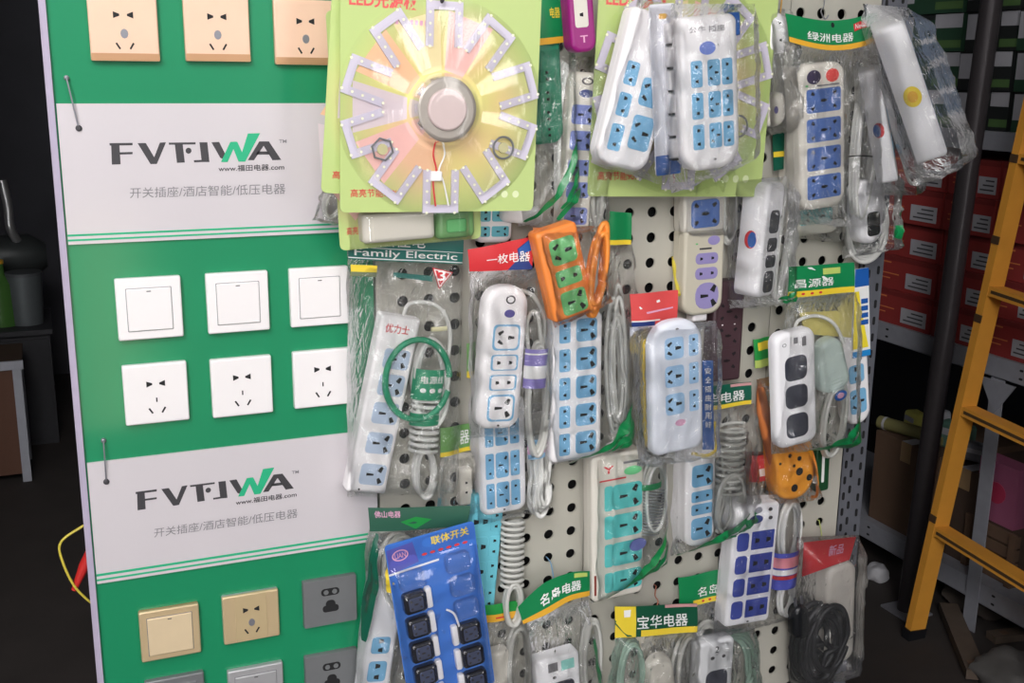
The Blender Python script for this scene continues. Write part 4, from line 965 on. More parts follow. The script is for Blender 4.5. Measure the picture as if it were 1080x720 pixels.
r, b, fr, L, W = product('power_strip', 'white power strip with blue oval logo and violet blue outlets beside the sea green strip', 'power strip', (619, 76), (606, 245), 31, .022, .028, OFFW, rt=.15,
    sockets=rows([(.2, .32), (.36, .48), (.54, .64), (.68, .78), (.84, .95)], [(-.4, .38, 'three', mat('lavender_blue', (128, 142, 206), .35))]), marks=[('oval', .05, .13, .5, .05, mat('navy_mark', (52, 66, 130), .4)), ('ring', .05, .055, .4, .045, INK)])
bag(r, [(600, 60), (640, 60), (640, 236), (598, 258)], .016, .06, 26, wr=.006, nu=22, nv=52)
coil(r, (627, 200), 6, 40, .03, turns=3, m=CABLE, seed=22)

# ---- white strips over the right LED card ----------------------------------
r, b, fr, L, W = product('power_strip', 'slanted white power strip with sky blue outlets, left of the tall white strip', 'power strip', (696, 14), (655, 178), 56, .072, .03, WHITE, rt=.12, rb=.3, bev=.007,
    sockets=rows([(.33, .48), (.53, .68), (.73, .9)], [(-.36, -.12, 'two', SKY)]) + rows([(.40, .58), (.64, .86)], [(.0, .4, 'threer', SKY)]))
bag(r, [(672, 0), (714, 4), (700, 195), (622, 172)], .066, .118, 27, wr=.005, nu=30, nv=50)
t = thing('power_strip_card', 'narrow blister card with a jointed white strip and blue bottom between two white strips', 'blister card', None, fr_at(702, 180, .105))
fr, L = frame_px((698, 4), (705, 184), .105, .001); W = px_len((700, 90), 27, .105)
mb = MB(); mb.prism(fr, rrect(W, L, .004), 0, -.0012, mat('pearl_card', (228, 228, 236), .4)); mb.prism(fr, mv(rrect(W * .96, L * .12, .002), 0, -L * .44), -.001, -.0018, BLUC)
mb.prism(fr, mv(rrect(W * .3, L * .03, .003), 0, L * .43), -.001, -.0018, YELO); mb.build('printed_card', t)
for k in range(6):
    mb = MB(); mb.prism(fr, mv(rrect(W * .34, L * .115, .003), W * .2, L * (.33 - .135 * k)), -.001, -.012, WHITE, bev=.004); mb.prism(fr, mv(rrect(W * .24, L * .014, .001), W * .22, L * (.265 - .135 * k)), -.001, -.009, DARK); mb.build('segment', t)
mb = MB(); f_ = lambda u, v: fr @ Vector(((-.48 + .96 * u) * W, -.0015 - .017 * min(1, 5 * u, 5 * (1 - u), 20 * v, 20 * (1 - v)) ** .5, (.49 - .98 * v) * L)); mb.sheet(f_, 12, 20, BLISTER); mb.build('blister', t, 60)
r, b, fr, L, W = product('power_strip', 'tall white power strip with blue oval and nine sky blue outlets, topmost centre right', 'power strip', (747, 16), (752, 179), 62, .098, .034, WHITE, rt=.12, rb=.34, bev=.009,
    sockets=rows([(.28, .45), (.485, .655), (.69, .855)], [(-.32, -.13, 'two', SKY), (-.04, .17, 'threer', SKY), (.2, .38, 'two', SKY)]),
    marks=[('oval', -.03, .205, .27, .085, mat('oval_blue', (120, 140, 214), .35)), ('t:公牛 插座', -.03, .085, .6, .04, INKG), ('oval', .04, .93, .05, .015, INKG)])
mb = MB(); mb.prism(fr, mv(rrect(W * .16, L * .15, .002), W * .54, L * .43), -.012, -.022, BLUC, bev=.002); mb.build('blue_tab', r)
bag(r, [(708, 4), (796, 4), (796, 170), (706, 204)], .09, .15, 28, wr=.005, m=FILM, nu=40, nv=60)

# ---- right column, top ------------------------------------------------------
t = thing('plug_pack', 'white plug and pale fitting on a string beside the upper green card', 'plug pack', None, fr_at(818, 135, .02))
plug(t, (822, 14), (823, 56), 24, .03, WHITE, prongs=False); 
frq, Lq = frame_px((822, 16), (823, 50), .03, .023); mb = MB(); holes(mb, frq, -.023, .001, 0, .016, .05, 'two'); mb.build('pin_opening', t)
frq, Lq = frame_px((817, 98), (818, 134), .02, .024); mb = MB(); w_ = px_len((817, 110), 25, .044); mb.prism(frq, rrect(w_, Lq, w_ * .3, w_ * .45), 0, -.024, OFFW, bev=.007); mb.prism(frq, mv([(.004 * math.cos(k * PI / 6), .006 * math.sin(k * PI / 6)) for k in range(12)], .002, 0), -.024, -.0245, mat('purple_mark', (88, 80, 150), .4)); mb.build('lamp_holder', t)
bag(t, [(806, 8), (834, 10), (836, 140), (808, 142)], .014, .06, 30, wr=.007, m=FILM2, nu=18, nv=34)
t = thing('cable_pack', 'dark little pack with yellow print hanging under the pale plug fitting', 'cable pack', 'bagged cords', fr_at(822, 180, .01))
mb = MB(); fq = quad_fn([(815, 140), (828, 140), (828, 178), (816, 180)], .018); mb.sheet(fq, 3, 5, GRND); mb.sheet(lambda u, v: fq(1 - u, v) + Vector((0, .001, 0)), 3, 5, GRND); mb.sheet(lambda u, v: fq(u, .5 + .15 * v) + Vector((0, -.0004, 0)), 3, 1, YEL); mb.build('printed_card', t)

r, b, fr, L, W = product('power_strip', 'warm white strip with red and dark buttons and four blue outlets under a green card', 'power strip', (868, 66), (869, 220), 48, .036, .036, OFFW, rt=.24, rb=.28, bev=.008,
    sockets=rows([(.17, .33), (.37, .53), (.565, .725), (.76, .925)], [(-.36, .38, 'five', BLUE)]),
    marks=[('oval', -.2, .09, .3, .095, mat('dark_button', (58, 50, 82), .35)), ('oval', .2, .09, .28, .09, mat('red_button', (232, 78, 72), .35)), ('oval', -.35, .145, .06, .015, GRNP), ('bar', .1, .15, .5, .01, INKG)], sr=.12)
coil(r, (908, 155), 10, 62, .04, depth=.018, turns=5, m=CABLEW, r=.003, seed=30)
mb = MB(); mb.tube([P(896, 165, .065), P(908, 164, .068), P(920, 165, .065)], .0012, BLACKP, 6); mb.build('cable_tie', r)
bag(r, [(826, 44), (922, 46), (928, 240), (832, 236)], .03, .09, 31, wr=.006, nu=44, nv=66, m=FILM)
header(r, [(828, 14), (926, 13), (924, 46), (832, 44)], .078, GRN, bands=((0, 1, .82, 1, YELO),), sag=.012, texts=(('绿洲电器', .2, .44, .74, .74, PAPER), ('New', .76, .2, .86, .36, PAPER)), blobs=(([(.74, .2), (.87, .1), (.885, .36), (.75, .44)], REDC),))

# two strips seen edge-on at right
LT = mat('bright_white_plastic', (244, 243, 246), .3, vary=.02)
r, b, fr, L, W = product('power_strip', 'white strip seen edge-on with round red and blue sticker right of the green card', 'power strip', (920, 74), (940, 193), 24, .04, .034, LT, rt=.16, bev=.004, yaw=48,
    sockets=rows([(.1, .3), (.35, .55), (.6, .8)], [(-.3, .3, 'two', SKY)]))
fl = fr @ Matrix.Translation((-W / 2 * 1.012, -.017, -.004)) @ Matrix.Rotation(-PI / 2, 4, 'Z')
mb = MB(); mb.prism(fl, [(.009 * math.cos(k * PI / 10), .013 * math.sin(k * PI / 10)) for k in range(20)], 0, -.0006, REDC); mb.prism(fl, mv([(.006 * math.cos(k * PI / 10), .011 * math.sin(k * PI / 10)) for k in range(20)], -.003, 0), -.0005, -.001, BLUC); mb.build('round_sticker', r)
bag(r, [(900, 40), (950, 46), (968, 206), (916, 206)], .03, .10, 32, wr=.003, nu=22, nv=44)
r, b, fr, L, W = product('power_strip', 'long white strip tilted outwards with a round yellow sticker, rightmost at the top', 'power strip', (941, 28), (989, 170), 34, .088, .05, LT, rt=.16, bev=.006, yaw=52,
    sockets=rows([(.08, .24), (.28, .44), (.48, .64), (.68, .84)], [(-.38, .38, 'two', mat('smoky_blue_plastic', (134, 152, 178), .35))]))
fl = fr @ Matrix.Translation((-W / 2 * 1.012, -.026, -.002)) @ Matrix.Rotation(-PI / 2, 4, 'Z')
mb = MB(); mb.prism(fl, [(.014 * math.cos(k * PI / 10), .018 * math.sin(k * PI / 10)) for k in range(20)], 0, -.0006, YEL); mb.prism(fl, [(.008 * math.cos(k * PI / 10), .010 * math.sin(k * PI / 10)) for k in range(20)], -.0005, -.001, YELO); mb.build('round_sticker', r)
cable_px(r, [(952, 110, .075), (960, 150, .045), (972, 188, .045), (960, 192, .05), (950, 160, .045)], CABLE)
bag(r, [(910, 4), (958, 8), (1018, 166), (966, 198)], .075, .17, 33, wr=.005, nu=30, nv=50)
# white plug with black face
r, b, fr, L, W = product('power_strip', 'white strip end with one black outlet and green printed bag, beside the red cartons', 'power strip', (918, 190), (920, 257), 26, .03, .03, LT, rt=.35, rb=.45, bev=.008,
    sockets=[(-.18, .34, .5, .88, 'black', BLACKP)])
coil(r, (910, 240), 22, 28, .02, depth=.014, turns=4, m=CABLEW, r=.003, seed=33)
bag(r, [(896, 190), (944, 180), (942, 262), (890, 272)], .012, .068, 34, wr=.007, nu=26, nv=26, prints=[([(.95, .1), (.92, .5), (.9, .9)], .1, SWIRL), ([(.6, .7), (.8, .72), (.98, .68)], .25, SWIRL)])

# strip seen from its side with black outlets
r, b, fr, L, W = product('power_strip', 'white strip turned sideways with four black outlets and red-blue sticker on its flank', 'power strip', (812, 192), (799, 314), 32, .02, .045, LT, rt=.25, bev=.007, yaw=26,
    sockets=[(-.24, .3, .24, .44, 'black', mat('charcoal_plastic', (72, 72, 78), .35)), (-.24, .3, .48, .6, 'black', mat('charcoal_plastic', (72, 72, 78), .35)), (-.24, .3, .63, .74, 'black', mat('charcoal_plastic', (72, 72, 78), .35)), (-.24, .3, .77, .96, 'black', mat('charcoal_plastic', (72, 72, 78), .35))])
mb = MB(); fl = fr @ Matrix.Translation((-W / 2 * 1.01, -.022, -.0)) @ Matrix.Rotation(-PI / 2, 4, 'Z')
mb.prism(fl, [(.011 * math.cos(k * PI / 10), .015 * math.sin(k * PI / 10)) for k in range(20)], 0, -.0006, REDC); mb.prism(fl, mv([(.008 * math.cos(k * PI / 10), .013 * math.sin(k * PI / 10)) for k in range(20)], .003, 0), -.0005, -.001, BLUC); mb.build('round_sticker', r)
coil(r, (822, 250), 7, 58, .02, depth=.016, turns=4, ang=-4, m=CABLEW, r=.003, seed=35)
bag(r, [(776, 190), (832, 186), (830, 318), (768, 326)], .012, .094, 35, wr=.007, nu=32, nv=44, prints=[([(.98, .8), (.8, .88), (.5, .9)], .075, SWIRL), ([(.98, .86), (.85, .93), (.6, .93)], .075, SWIRL)])

# big frosted white strip with red header
r, b, fr, L, W = product('power_strip', 'big frosted white strip with pale blue outlet rows in front of a red card', 'power strip', (714, 338), (716, 477), 54, .07, .018, mat('frosted_white', (236, 240, 250), .25, vary=.02, coat=.4), rt=.42, rb=.16, bev=.008,
    sockets=rows([(.12, .28), (.33, .49), (.54, .70)], [(-.24, .12, 'threer', mat('ice_blue_plastic', (170, 208, 242), .3)), (.22, .4, 'two', mat('ice_blue_plastic', (170, 208, 242), .3))]), marks=[('oval', .04, .77, .2, .05, INKP), ('oval', 0, .06, .06, .012, INKG)])
mb = MB(); fq = quad_fn([(741, 380), (752, 380), (753, 474), (741, 474)], .055); mb.sheet(fq, 4, 12, BLUC); mb.sheet(lambda u, v: fq(1 - u, v) + Vector((0, .0012, 0)), 4, 12, BLUC)
for k in range(7): put_text(mb, '安全插座耐用好'[k], lambda u, v: fq(u, v) + Vector((0, -.0006, 0)), .2, .08 + .1 * k, .8, .15 + .1 * k, PAPER)
mb.build('blue_side_card', r, 0)
cable_px(r, [(754, 445, .05), (756, 470, .05), (746, 480, .05), (730, 478, .05)], mat('yellow_cable', (238, 210, 70), .4), .003)
cable_px(r, [(680, 345, .05), (678, 380, .045), (680, 440, .045), (684, 470, .045)], mat('yellow_cable', (238, 210, 70), .4), .0055)
header(r, [(664, 310), (716, 306), (714, 346), (666, 349)], .05, mat('card_coral', (224, 84, 84), .35), bands=((0, .62, .72, .76, PAPER), (0, .5, .76, 1, NAVY)), blobs=(([(.15, .35), (.6, .2), (.62, .26), (.18, .42)], PAPER), ([(.3, .5), (.9, .42), (.9, .46), (.32, .55)], INKP)), hole=False)
bag(r, [(664, 345), (756, 338), (756, 480), (672, 492)], .045, .11, 37, wr=.004, nu=36, nv=50, m=FILM)

# header, bag, black outlets, grey plug
DKB = mat('slate_outlet', (58, 60, 72), .35, vary=.05)
r, b, fr, L, W = product('power_strip', 'white strip with three black outlets and pale grey plug under a yellow-edged green card', 'power strip', (839, 349), (842, 470), 42, .06, .02, LT, rt=.22, bev=.008,
    sockets=rows([(.21, .42), (.46, .66), (.71, .92)], [(-.28, .26, 'black', DKB)]), marks=[('ring', -.28, .1, .1, .03, INKG), ('bar', 0, .08, .1, .05, INKG), ('bar', .2, .1, .1, .08, INKG)])
plug(r, (876, 358), (884, 412), 28, .05, mat('pale_green_grey', (196, 212, 206), .3), prongs=False)
cable_px(r, [(838, 350, .05), (842, 338, .05), (862, 333, .055), (880, 342, .06), (890, 362, .06)], CABLEW, .0032)
coil(r, (877, 440), 12, 34, .05, depth=.016, turns=4, ang=-5, m=CABLE, r=.003, seed=38)
mb = MB(); mb.prism(frame_px((886, 411), (888, 423), .082, .001)[0], [(.013 * math.cos(k * PI / 10), .009 * math.sin(k * PI / 10)) for k in range(20)], 0, -.001, BLUC); mb.prism(frame_px((886, 411), (888, 423), .083, .001)[0], [(.007 * math.cos(k * PI / 10), .005 * math.sin(k * PI / 10)) for k in range(20)], 0, -.001, INKP); mb.build('round_sticker', r)
mb = MB(); fq = quad_fn([(838, 312), (900, 310), (898, 356), (850, 352)], .046); mb.sheet(fq, 4, 4, mat('sheer_yellow_card', (206, 194, 116), .5)); mb.sheet(lambda u, v: fq(1 - u, v) + Vector((0, .001, 0)), 4, 4, mat('sheer_yellow_card', (206, 194, 116), .5)); mb.build('insert_card', r, 0)
bag(r, [(830, 312), (903, 308), (904, 470), (812, 478)], .04, .094, 38, wr=.005, nu=40, nv=60,
    prints=[([(.98, .74), (.85, .86), (.6, .95), (.3, .99)], .1, SWIRL), ([(1, .86), (.85, .95), (.6, .98)], .12, SWIRL), ([(.99, .8), (.93, .93), (.8, .98)], .1, SWIRL)])
header(r, [(832, 281), (902, 277), (902, 308), (830, 314)], .088, GRN, bands=((0, 1, .8, 1, YEL), (.5, .78, .12, .32, mat('card_lime', (190, 210, 110), .4))), texts=(('昌源器', .08, .42, .68, .7, PAPER), ('• • • •', .05, .86, .5, .94, INKR)), blobs=(([(.25, .05), (.32, .05), (.6, .5), (.55, .52)], PAPER),), hole=False)
t = thing('side_card', 'narrow yellow and blue printed card beside the green-headed bag at the pegboard edge', 'card', None, fr_at(910, 375, .03))
mb = MB(); fq = quad_fn([(902, 284), (916, 282), (918, 374), (899, 378)], .032)
mb.sheet(fq, 6, 14, PAPER); mb.sheet(lambda u, v: fq(1 - u, v) + Vector((0, .0012, 0)), 6, 14, PAPER)
mb.sheet(lambda u, v: fq(u, v * .2) + Vector((0, -.0004, 0)), 4, 3, BLUC); mb.sheet(lambda u, v: fq(u * (.3 + .6 * v), .25 + .65 * v) + Vector((0, -.0004, 0)), 6, 8, mat('bright_yellow', (248, 226, 60), .4)); mb.sheet(lambda u, v: fq(u, .93 + .07 * v) + Vector((0, -.0005, 0)), 4, 2, mat('azure', (40, 140, 210), .4))
for k in range(4): mb.sheet(lambda u, v: fq(.45 + .45 * u, .34 + .08 * k + .055 * v) + Vector((0, -.0007, 0)), 2, 2, BLUC)
mb.build('printed_card', t, 0)
# orange cord and orange strip
r, b, fr, L, W = product('power_strip', 'amber orange strip with rounded bottom end and dark holes below the black outlet strip', 'power strip', (834, 430), (841, 527), 42, .014, .03, ORNY, rt=.3, rb=.48, bev=.009,
    marks=[('oval', x, y, s_, s_ * .5, DARK) for x, y, s_ in ((-.1, .5, .09), (.12, .56, .1), (-.02, .62, .07), (.1, .7, .17), (.33, .8, .14), (-.05, .86, .16), (-.35, .55, .06))])
mb = MB(); mb.tube(smooth_path([P(802, 408, .02), P(806, 440, .03), P(812, 468, .03), P(818, 492, .03)]), [.006 + .0055 * min(1, k / 6) for k in range(25)], mat('copper_orange', (206, 120, 66), .35), 12); mb.build('cord', r, 60)
cable_px(r, [(852, 465, .02), (860, 490, .03), (862, 520, .03), (856, 524, .03)], CABLEO, .0028)
bag(r, [(798, 400), (822, 395), (866, 525), (812, 532)], .008, .056, 39, wr=.005, nu=24, nv=40)

# ---- lower row ---------------------------------------------------------------
r, b, fr, L, W = product('power_strip', 'pale strip with aqua outlets, red leaf logo and a bundle of twisted wire', 'power strip', (652, 478), (652, 630), 54, .016, .03, OFFW, rt=.1,
    sockets=rows([(.21, .38), (.415, .575), (.61, .77), (.81, .95)], [(-.26, -.1, 'blank', AQUA), (-.12, .46, 'three', AQUA)]),
    marks=[('oval', .28, .13, .34, .06, mat('mint_oval', (120, 220, 150), .4)), ('t:Y', -.18, .1, .2, .05, INKR), ('bar', -.1, .17, .5, .01, INKR), ('bar', .25, .07, .3, .015, INKG), ('bar', -.44, .88, .04, .14, mat('rust_mark', (130, 60, 50), .5))])
coil(r, (688, 520), 12, 33, .03, depth=.02, turns=3, m=CABLEW, r=.0026, seed=41)
wraps(r, (690, 512), (682, 562), 24, .036, 16, mat('zinc_wire', (166, 170, 172), .35, metal=.5), .0014)
mb = MB(); mb.prism(frame_px((672, 566), (674, 582), .05, .001)[0], [(.016 * math.cos(k * PI / 10), .011 * math.sin(k * PI / 10)) for k in range(20)], 0, -.001, INKB); mb.build('round_sticker', r)
sleeve(r, (685, 508), (685, 514), 24, .04, GRN)
bag(r, [(624, 470), (700, 474), (702, 590), (624, 636)], .01, .06, 41, wr=.004, nu=36, nv=52,
    prints=[([(1, .72), (.85, .8), (.5, .92), (.15, .99)], .1, SWIRL), ([(1, .82), (.8, .9), (.5, .96), (.2, 1)], .1, SWIRL), ([(1, .92), (.8, .96), (.5, .99)], .09, SWIRL), ([(.97, .66), (.9, .78), (.7, .88)], .06, PRGREEN)])

t = thing('cable_pack', 'bag under a square green card beside the deep blue outlet strip', 'cable pack', 'bagged cords', fr_at(742, 690, .01))
header(t, [(715, 609), (761, 601), (763, 633), (716, 640)], .022, GRN, bands=((.3, 1, .82, 1, YEL),), texts=(('名岛', .4, .42, .92, .74, PAPER), ('• • •', .5, .86, .9, .94, INKR)), hole=False)
coil(t, (742, 690), 15, 34, .012, turns=4, m=CABLE, r=.0028, seed=43)
bag(t, [(716, 636), (764, 632), (772, 740), (708, 740)], .004, .032, 42, wr=.005, nu=24, nv=30)
r, b, fr, L, W = product('power_strip', 'white strip with deep blue outlets in two columns at the lower right of the pegboard', 'power strip', (800, 532), (788, 658), 46, .018, .03, LT, rt=.08, bev=.005,
    sockets=rows([(.22, .37), (.41, .56), (.60, .75), (.79, .94)], [(-.4, -.14, 'blank', DBLUE), (-.08, .42, 'twoh', DBLUE)]), sr=.05,
    marks=[('oval', -.02, .12, .3, .07, mat('navy_mark', (52, 66, 130), .4)), ('oval', .02, .045, .16, .05, mat('dot_grey', (140, 140, 150), .4)), ('oval', .28, .05, .09, .03, INK), ('oval', .3, .12, .09, .03, INK), ('oval', 0, .975, .05, .012, DARK)])
coil(r, (830, 558), 9, 28, .03, depth=.014, turns=5, m=CABLEW, r=.0032, seed=44)
coil(r, (826, 628), 8, 16, .03, depth=.014, turns=3, m=CABLEW, r=.0032, seed=46)
sleeve(r, (829, 580), (826, 618), 25, .045, mat('sleeve_blue_dark', (76, 84, 186), .35), bands=((.12, .4, mat('sleeve_pink', (236, 150, 160), .4)), (.45, .6, PAPER), (.62, .72, REDC)))
bag(r, [(764, 524), (842, 520), (838, 648), (752, 672)], .012, .062, 43, wr=.004, nu=34, nv=44)

# grey bag with red header: white block and black plug lead
r, b, fr, L, W = product('adapter_pack', 'smoky bag with red card, white adapter block and coiled black plug lead', 'adapter', (889, 596), (886, 700), 30, .012, .034, OFFW, rt=.3, bev=.01, group=None)
coil(r, (860, 672), 22, 36, .03, depth=.03, turns=12, m=CABLEB, r=.0048, seed=48, wob=.45)
plug(r, (846, 640), (848, 672), 16, .045, BLACKP)
coil(r, (850, 700), 14, 16, .02, depth=.018, turns=4, m=CABLEB, r=.004, seed=49)
mb = MB(); f_ = quad_fn([(848, 572), (903, 566), (896, 590), (846, 608)], .045); mb.sheet(f_, 10, 4, REDC); mb.sheet(lambda u, v: f_(1 - u, v) + Vector((0, .001, 0)), 10, 4, REDC); put_text(mb, '新品', lambda u, v: f_(u, v) + Vector((0, -.0006, 0)), .5, .2, .8, .6, INKP); mb.build('red_card', r, 0)
SMOKE = film_mat('smoky_film', tint=(.84, .84, .85), haze=.02, rough=.15, gl=.7)
bag(r, [(840, 566), (906, 564), (900, 706), (832, 722)], .006, .088, 44, wr=.0045, m=SMOKE, nu=34, nv=50)

# blue blister card with black outlets
t = thing('socket_blister_card', 'bright blue tilted blister card holding six glossy black outlet modules', 'blister card', None, None)
fr, L = frame_px((453, 562), (478, 735), .09, .001); W = px_len((465, 640), 91, .09)
t.matrix_world = fr; FRAME[t.name] = fr
BCARD = mat('blister_blue', (66, 122, 210), .3, vary=.12, scale=22); BCARD2 = mat('blister_violet', (92, 96, 186), .3, vary=.1)
mb = MB(); mb.prism(fr, rrect(W, L, .006), 0, -.0014, BCARD)
fc = lambda u, v, off=.0018: fr @ Vector(((u - .5) * W, -off, (.5 - v) * L))
mb.add([fc(*p) for p in ((.01, .03), (.3, .02), (.34, .14), (.01, .17))], [(0, 3, 2, 1)], BCARD2)
mb.sheet(lambda u, v: fc(.0 + .56 * u, .165 - .01 * u + .012 * v, .002), 6, 1, PAPER)
put_text(mb, '联体开关', lambda u, v: fc(u, v, .0022), .5, .02, .93, .07, YEL); put_text(mb, '● ● ● ● ● ●', lambda u, v: fc(u, v, .0022), .38, .1, .9, .115, INKR)
n = 24; vs = []
for a in range(n):
    c_, s_ = math.cos(a * 2 * PI / n), math.sin(a * 2 * PI / n); vs += [fc(.15 + .09 * c_, .075 + .032 * s_, .0022), fc(.15 + .075 * c_, .075 + .025 * s_, .0022)]
mb.add(vs, [(2 * a, 2 * a + 1, (2 * a + 3) % (2 * n), (2 * a + 2) % (2 * n)) for a in range(n)], INKP); put_text(mb, 'LIAN', lambda u, v: fc(u, v, .0022), .09, .06, .21, .09, INKP)
mb.build('printed_card', t, 0)
CHR = mat('glossy_black', (14, 16, 30), .08, vary=0, coat=1)
mods = [(.22, .35 + .147 * k) for k in range(5)] + [(.77, .62 + .15 * k) for k in range(3)]
for u, v in mods:
    w_, h_ = .26 * W, .115 * L; cx, cz = (u - .5) * W, (.5 - v) * L; sg = 1 if u < .5 else -1
    mb = MB(); mb.prism(fr, mv(rrect(w_, h_, .006), cx, cz), -.0014, -.016, CHR, bev=.005); mb.prism(fr, mv(rrect(w_ * .62, h_ * .66, .004), cx + .0, cz), -.016, -.0168, mat('module_face', (96, 104, 134), .12, metal=.5), bev=.0006); holes(mb, fr, -.0168, cx, cz, w_ * .6, h_ * .6, 'five'); o = mb.build('outlet_module', t)
    mb = MB(); mb.prism(fr, mv(rrect(w_ * .26, h_ * 1.04, .003), cx + sg * w_ * .62, cz), -.0014, -.01, WHITE, bev=.002); mb.build('white_rocker', o)
mb = MB()
for u, v in [(.22, .22), (.75, .2), (.77, .34), (.78, .48)]:      # empty moulded pockets
    cx, cz = (u - .5) * W, (.5 - v) * L; mb.prism(fr, mv(rrect(.28 * W, .11 * L, .008), cx, cz), -.0016, -.014, BLISTER, bev=.006)
f_ = lambda u, v: fr @ Vector(((-.49 + .98 * u) * W, -.002 - .019 * min(1, 8 * u, 8 * (1 - u), 6 * max(0, v - .13), 20 * (1 - v)) ** .5 - .0015 * math.sin(v * 40) * math.sin(u * 9), (.49 - .98 * v) * L)); mb.sheet(f_, 24, 60, BLISTER); mb.build('blister', t, 60)
mb = MB(); mb.tube(smooth_path([fc(.55, .45, .008), fc(.62, .48, .012), fc(.66, .56, .01), fc(.68, .62, .008)]), .0018, WHITE, 7); mb.build('lead_wire', t)

# bags behind the blue card
r, b, fr, L, W = product('power_strip', 'white strip with sky blue outlets at bottom left, half hidden by the blue blister card', 'power strip', (412, 610), (392, 745), 32, .02, .026, LT, rt=.12,
    sockets=rows([(.45, .58), (.64, .8), (.84, .97)], [(-.3, .3, 'two', SKY)]))
header(r, [(388, 535), (497, 534), (492, 556), (390, 560)], .072, mat('card_pine', (50, 96, 78), .35), texts=(('佛山电器', .05, .12, .3, .4, INKP),), blobs=(([(.3, .6), (.45, .4), (.62, .55), (.46, .95)], PRGREEN),), hole=False)
coil(r, (420, 600), 20, 40, .03, depth=.02, turns=4, m=CABLE, seed=51, r=.003)
bag(r, [(390, 556), (500, 552), (520, 745), (372, 745)], .012, .075, 45, wr=.008, nu=44, nv=60, prints=[([(.05, .02), (.03, .3), (.02, .6)], .06, GRND), ([(.16, .15), (.14, .3)], .08, YEL)])
r, b, fr, L, W = product('power_strip', 'white strip and grey cord under a yellow edged card right of the blue card', 'power strip', (526, 688), (526, 748), 26, .012, .024, OFFW, rt=.2)
coil(r, (545, 700), 12, 45, .02, depth=.016, turns=4, m=CABLE, r=.003, seed=53)
header(r, [(508, 638), (549, 634), (549, 652), (511, 656)], .032, PRGREEN, bands=((0, 1, .55, 1, YELO), (.3, .55, .72, .82, REDC)), hole=False)
bag(r, [(511, 654), (556, 650), (560, 745), (512, 745)], .006, .048, 46, wr=.006, nu=24, nv=30)

r, b, fr, L, W = product('power_strip', 'white strip with grey square print under the curved green card with yellow edge', 'power strip', (588, 692), (592, 755), 44, .022, .028, LT, rt=.08,
    sockets=[(-.25, .35, .42, .7, 'black', DKB)], marks=[('bar', -.12, .16, .22, .14, INKG), ('bar', .22, .17, .3, .16, mat('mint_print', (150, 220, 210), .4)), ('oval', -.1, .33, .08, .04, INK)])
coil(r, (622, 690), 9, 40, .02, depth=.014, turns=4, m=CABLE, r=.003, seed=55)
bag(r, [(552, 652), (620, 632), (640, 745), (556, 745)], .014, .062, 47, wr=.007, nu=34, nv=38, prints=[([(.93, .3), (.9, .6), (.8, .95)], .1, SWIRL)])
def arch():
    c = [(546, 640), (572, 616), (600, 604), (622, 602)]; e_ = [(552, 658), (576, 648), (600, 634), (622, 628)]
    def lerp(L_, u):
        k = min(2, int(u * 3)); f = u * 3 - k; g = lambda i: L_[min(max(i, 0), 3)]
        p0, p1, p2, p3 = g(k - 1), g(k), g(k + 1), g(k + 2)
        return tuple(.5 * (2 * p1[i] + (p2[i] - p0[i]) * f + (2 * p0[i] - 5 * p1[i] + 4 * p2[i] - p3[i]) * f * f + (-p0[i] + 3 * p1[i] - 3 * p2[i] + p3[i]) * f ** 3) for i in (0, 1))
    def fn(u, v, off=0):
        a = lerp(c, u); b_ = lerp(e_, u); x = a[0] * (1 - v) + b_[0] * v; y = a[1] * (1 - v) + b_[1] * v
        return P(x, y, .05 + .01 * math.sin(PI * u) + off)
    mb = MB(); mb.sheet(fn, 18, 5, GRN); mb.sheet(lambda u, v: fn(1 - u, v, -.0012), 18, 5, GRN); mb.sheet(lambda u, v: fn(u, .8 + .2 * v, .0004), 18, 1, YELO)
    put_text(mb, '名岛电器', lambda u, v: fn(u, v, .0008), .28, .32, .84, .7, PAPER, .02); mb.sheet(lambda u, v: fn(.74 + .2 * u, .06 + .16 * v, .0004), 4, 1, mat('card_lime', (190, 210, 110), .4)); mb.build('header_card', r)
arch()

t = thing('cable_pack', 'bag under a dark green card with a yellow block at its left end', 'cable pack', 'bagged cords', fr_at(690, 715, .02))
header(t, [(648, 639), (736, 637), (736, 667), (648, 672)], .04, mat('card_forest', (24, 84, 60), .35), bands=((.3, 1, .78, 1, YEL), (.0, .24, 0, 1, YEL), (.6, 1, 0, .1, mat('card_pink', (200, 150, 150), .4))), blobs=(([(.0, .42), (.0, .56), (.14, .98), (.2, .98)], GRND), ([(.1, .12), (.18, .1), (.17, .32), (.1, .34)], PAPER)), texts=(('宝华电器', .25, .3, .88, .74, PAPER),), hole=False)
plug(t, (697, 694), (702, 745), 26, .025, OFFW, prongs=False)
coil(t, (722, 705), 12, 35, .02, depth=.016, turns=4, m=CABLE, r=.003, seed=57); coil(t, (664, 712), 12, 35, .02, depth=.012, turns=4, m=mat('sage_cable', (150, 176, 160), .4), r=.003, seed=58)
bag(t, [(650, 668), (734, 666), (742, 750), (636, 750)], .012, .062, 48, wr=.007, nu=38, nv=36)
r, b, fr, L, W = product('power_strip', 'grey white strip with one dark outlet and looped pale cord at the bottom edge', 'power strip', (757, 676), (752, 760), 35, .03, .028, GREYW, rt=.1,
    sockets=[(-.28, .34, .36, .66, 'black', DKB)], marks=[('t:2', .0, .1, .12, .08, INK), ('oval', -.12, .2, .12, .04, INK), ('oval', .2, .2, .1, .04, INK)])
coil(r, (768, 712), 26, 42, .012, depth=.014, turns=5, m=mat('sage_cable', (150, 176, 160), .4), r=.0032, seed=60, wob=.16)
bag(r, [(734, 664), (796, 662), (800, 750), (730, 750)], .006, .062, 49, wr=.006, nu=30, nv=30)

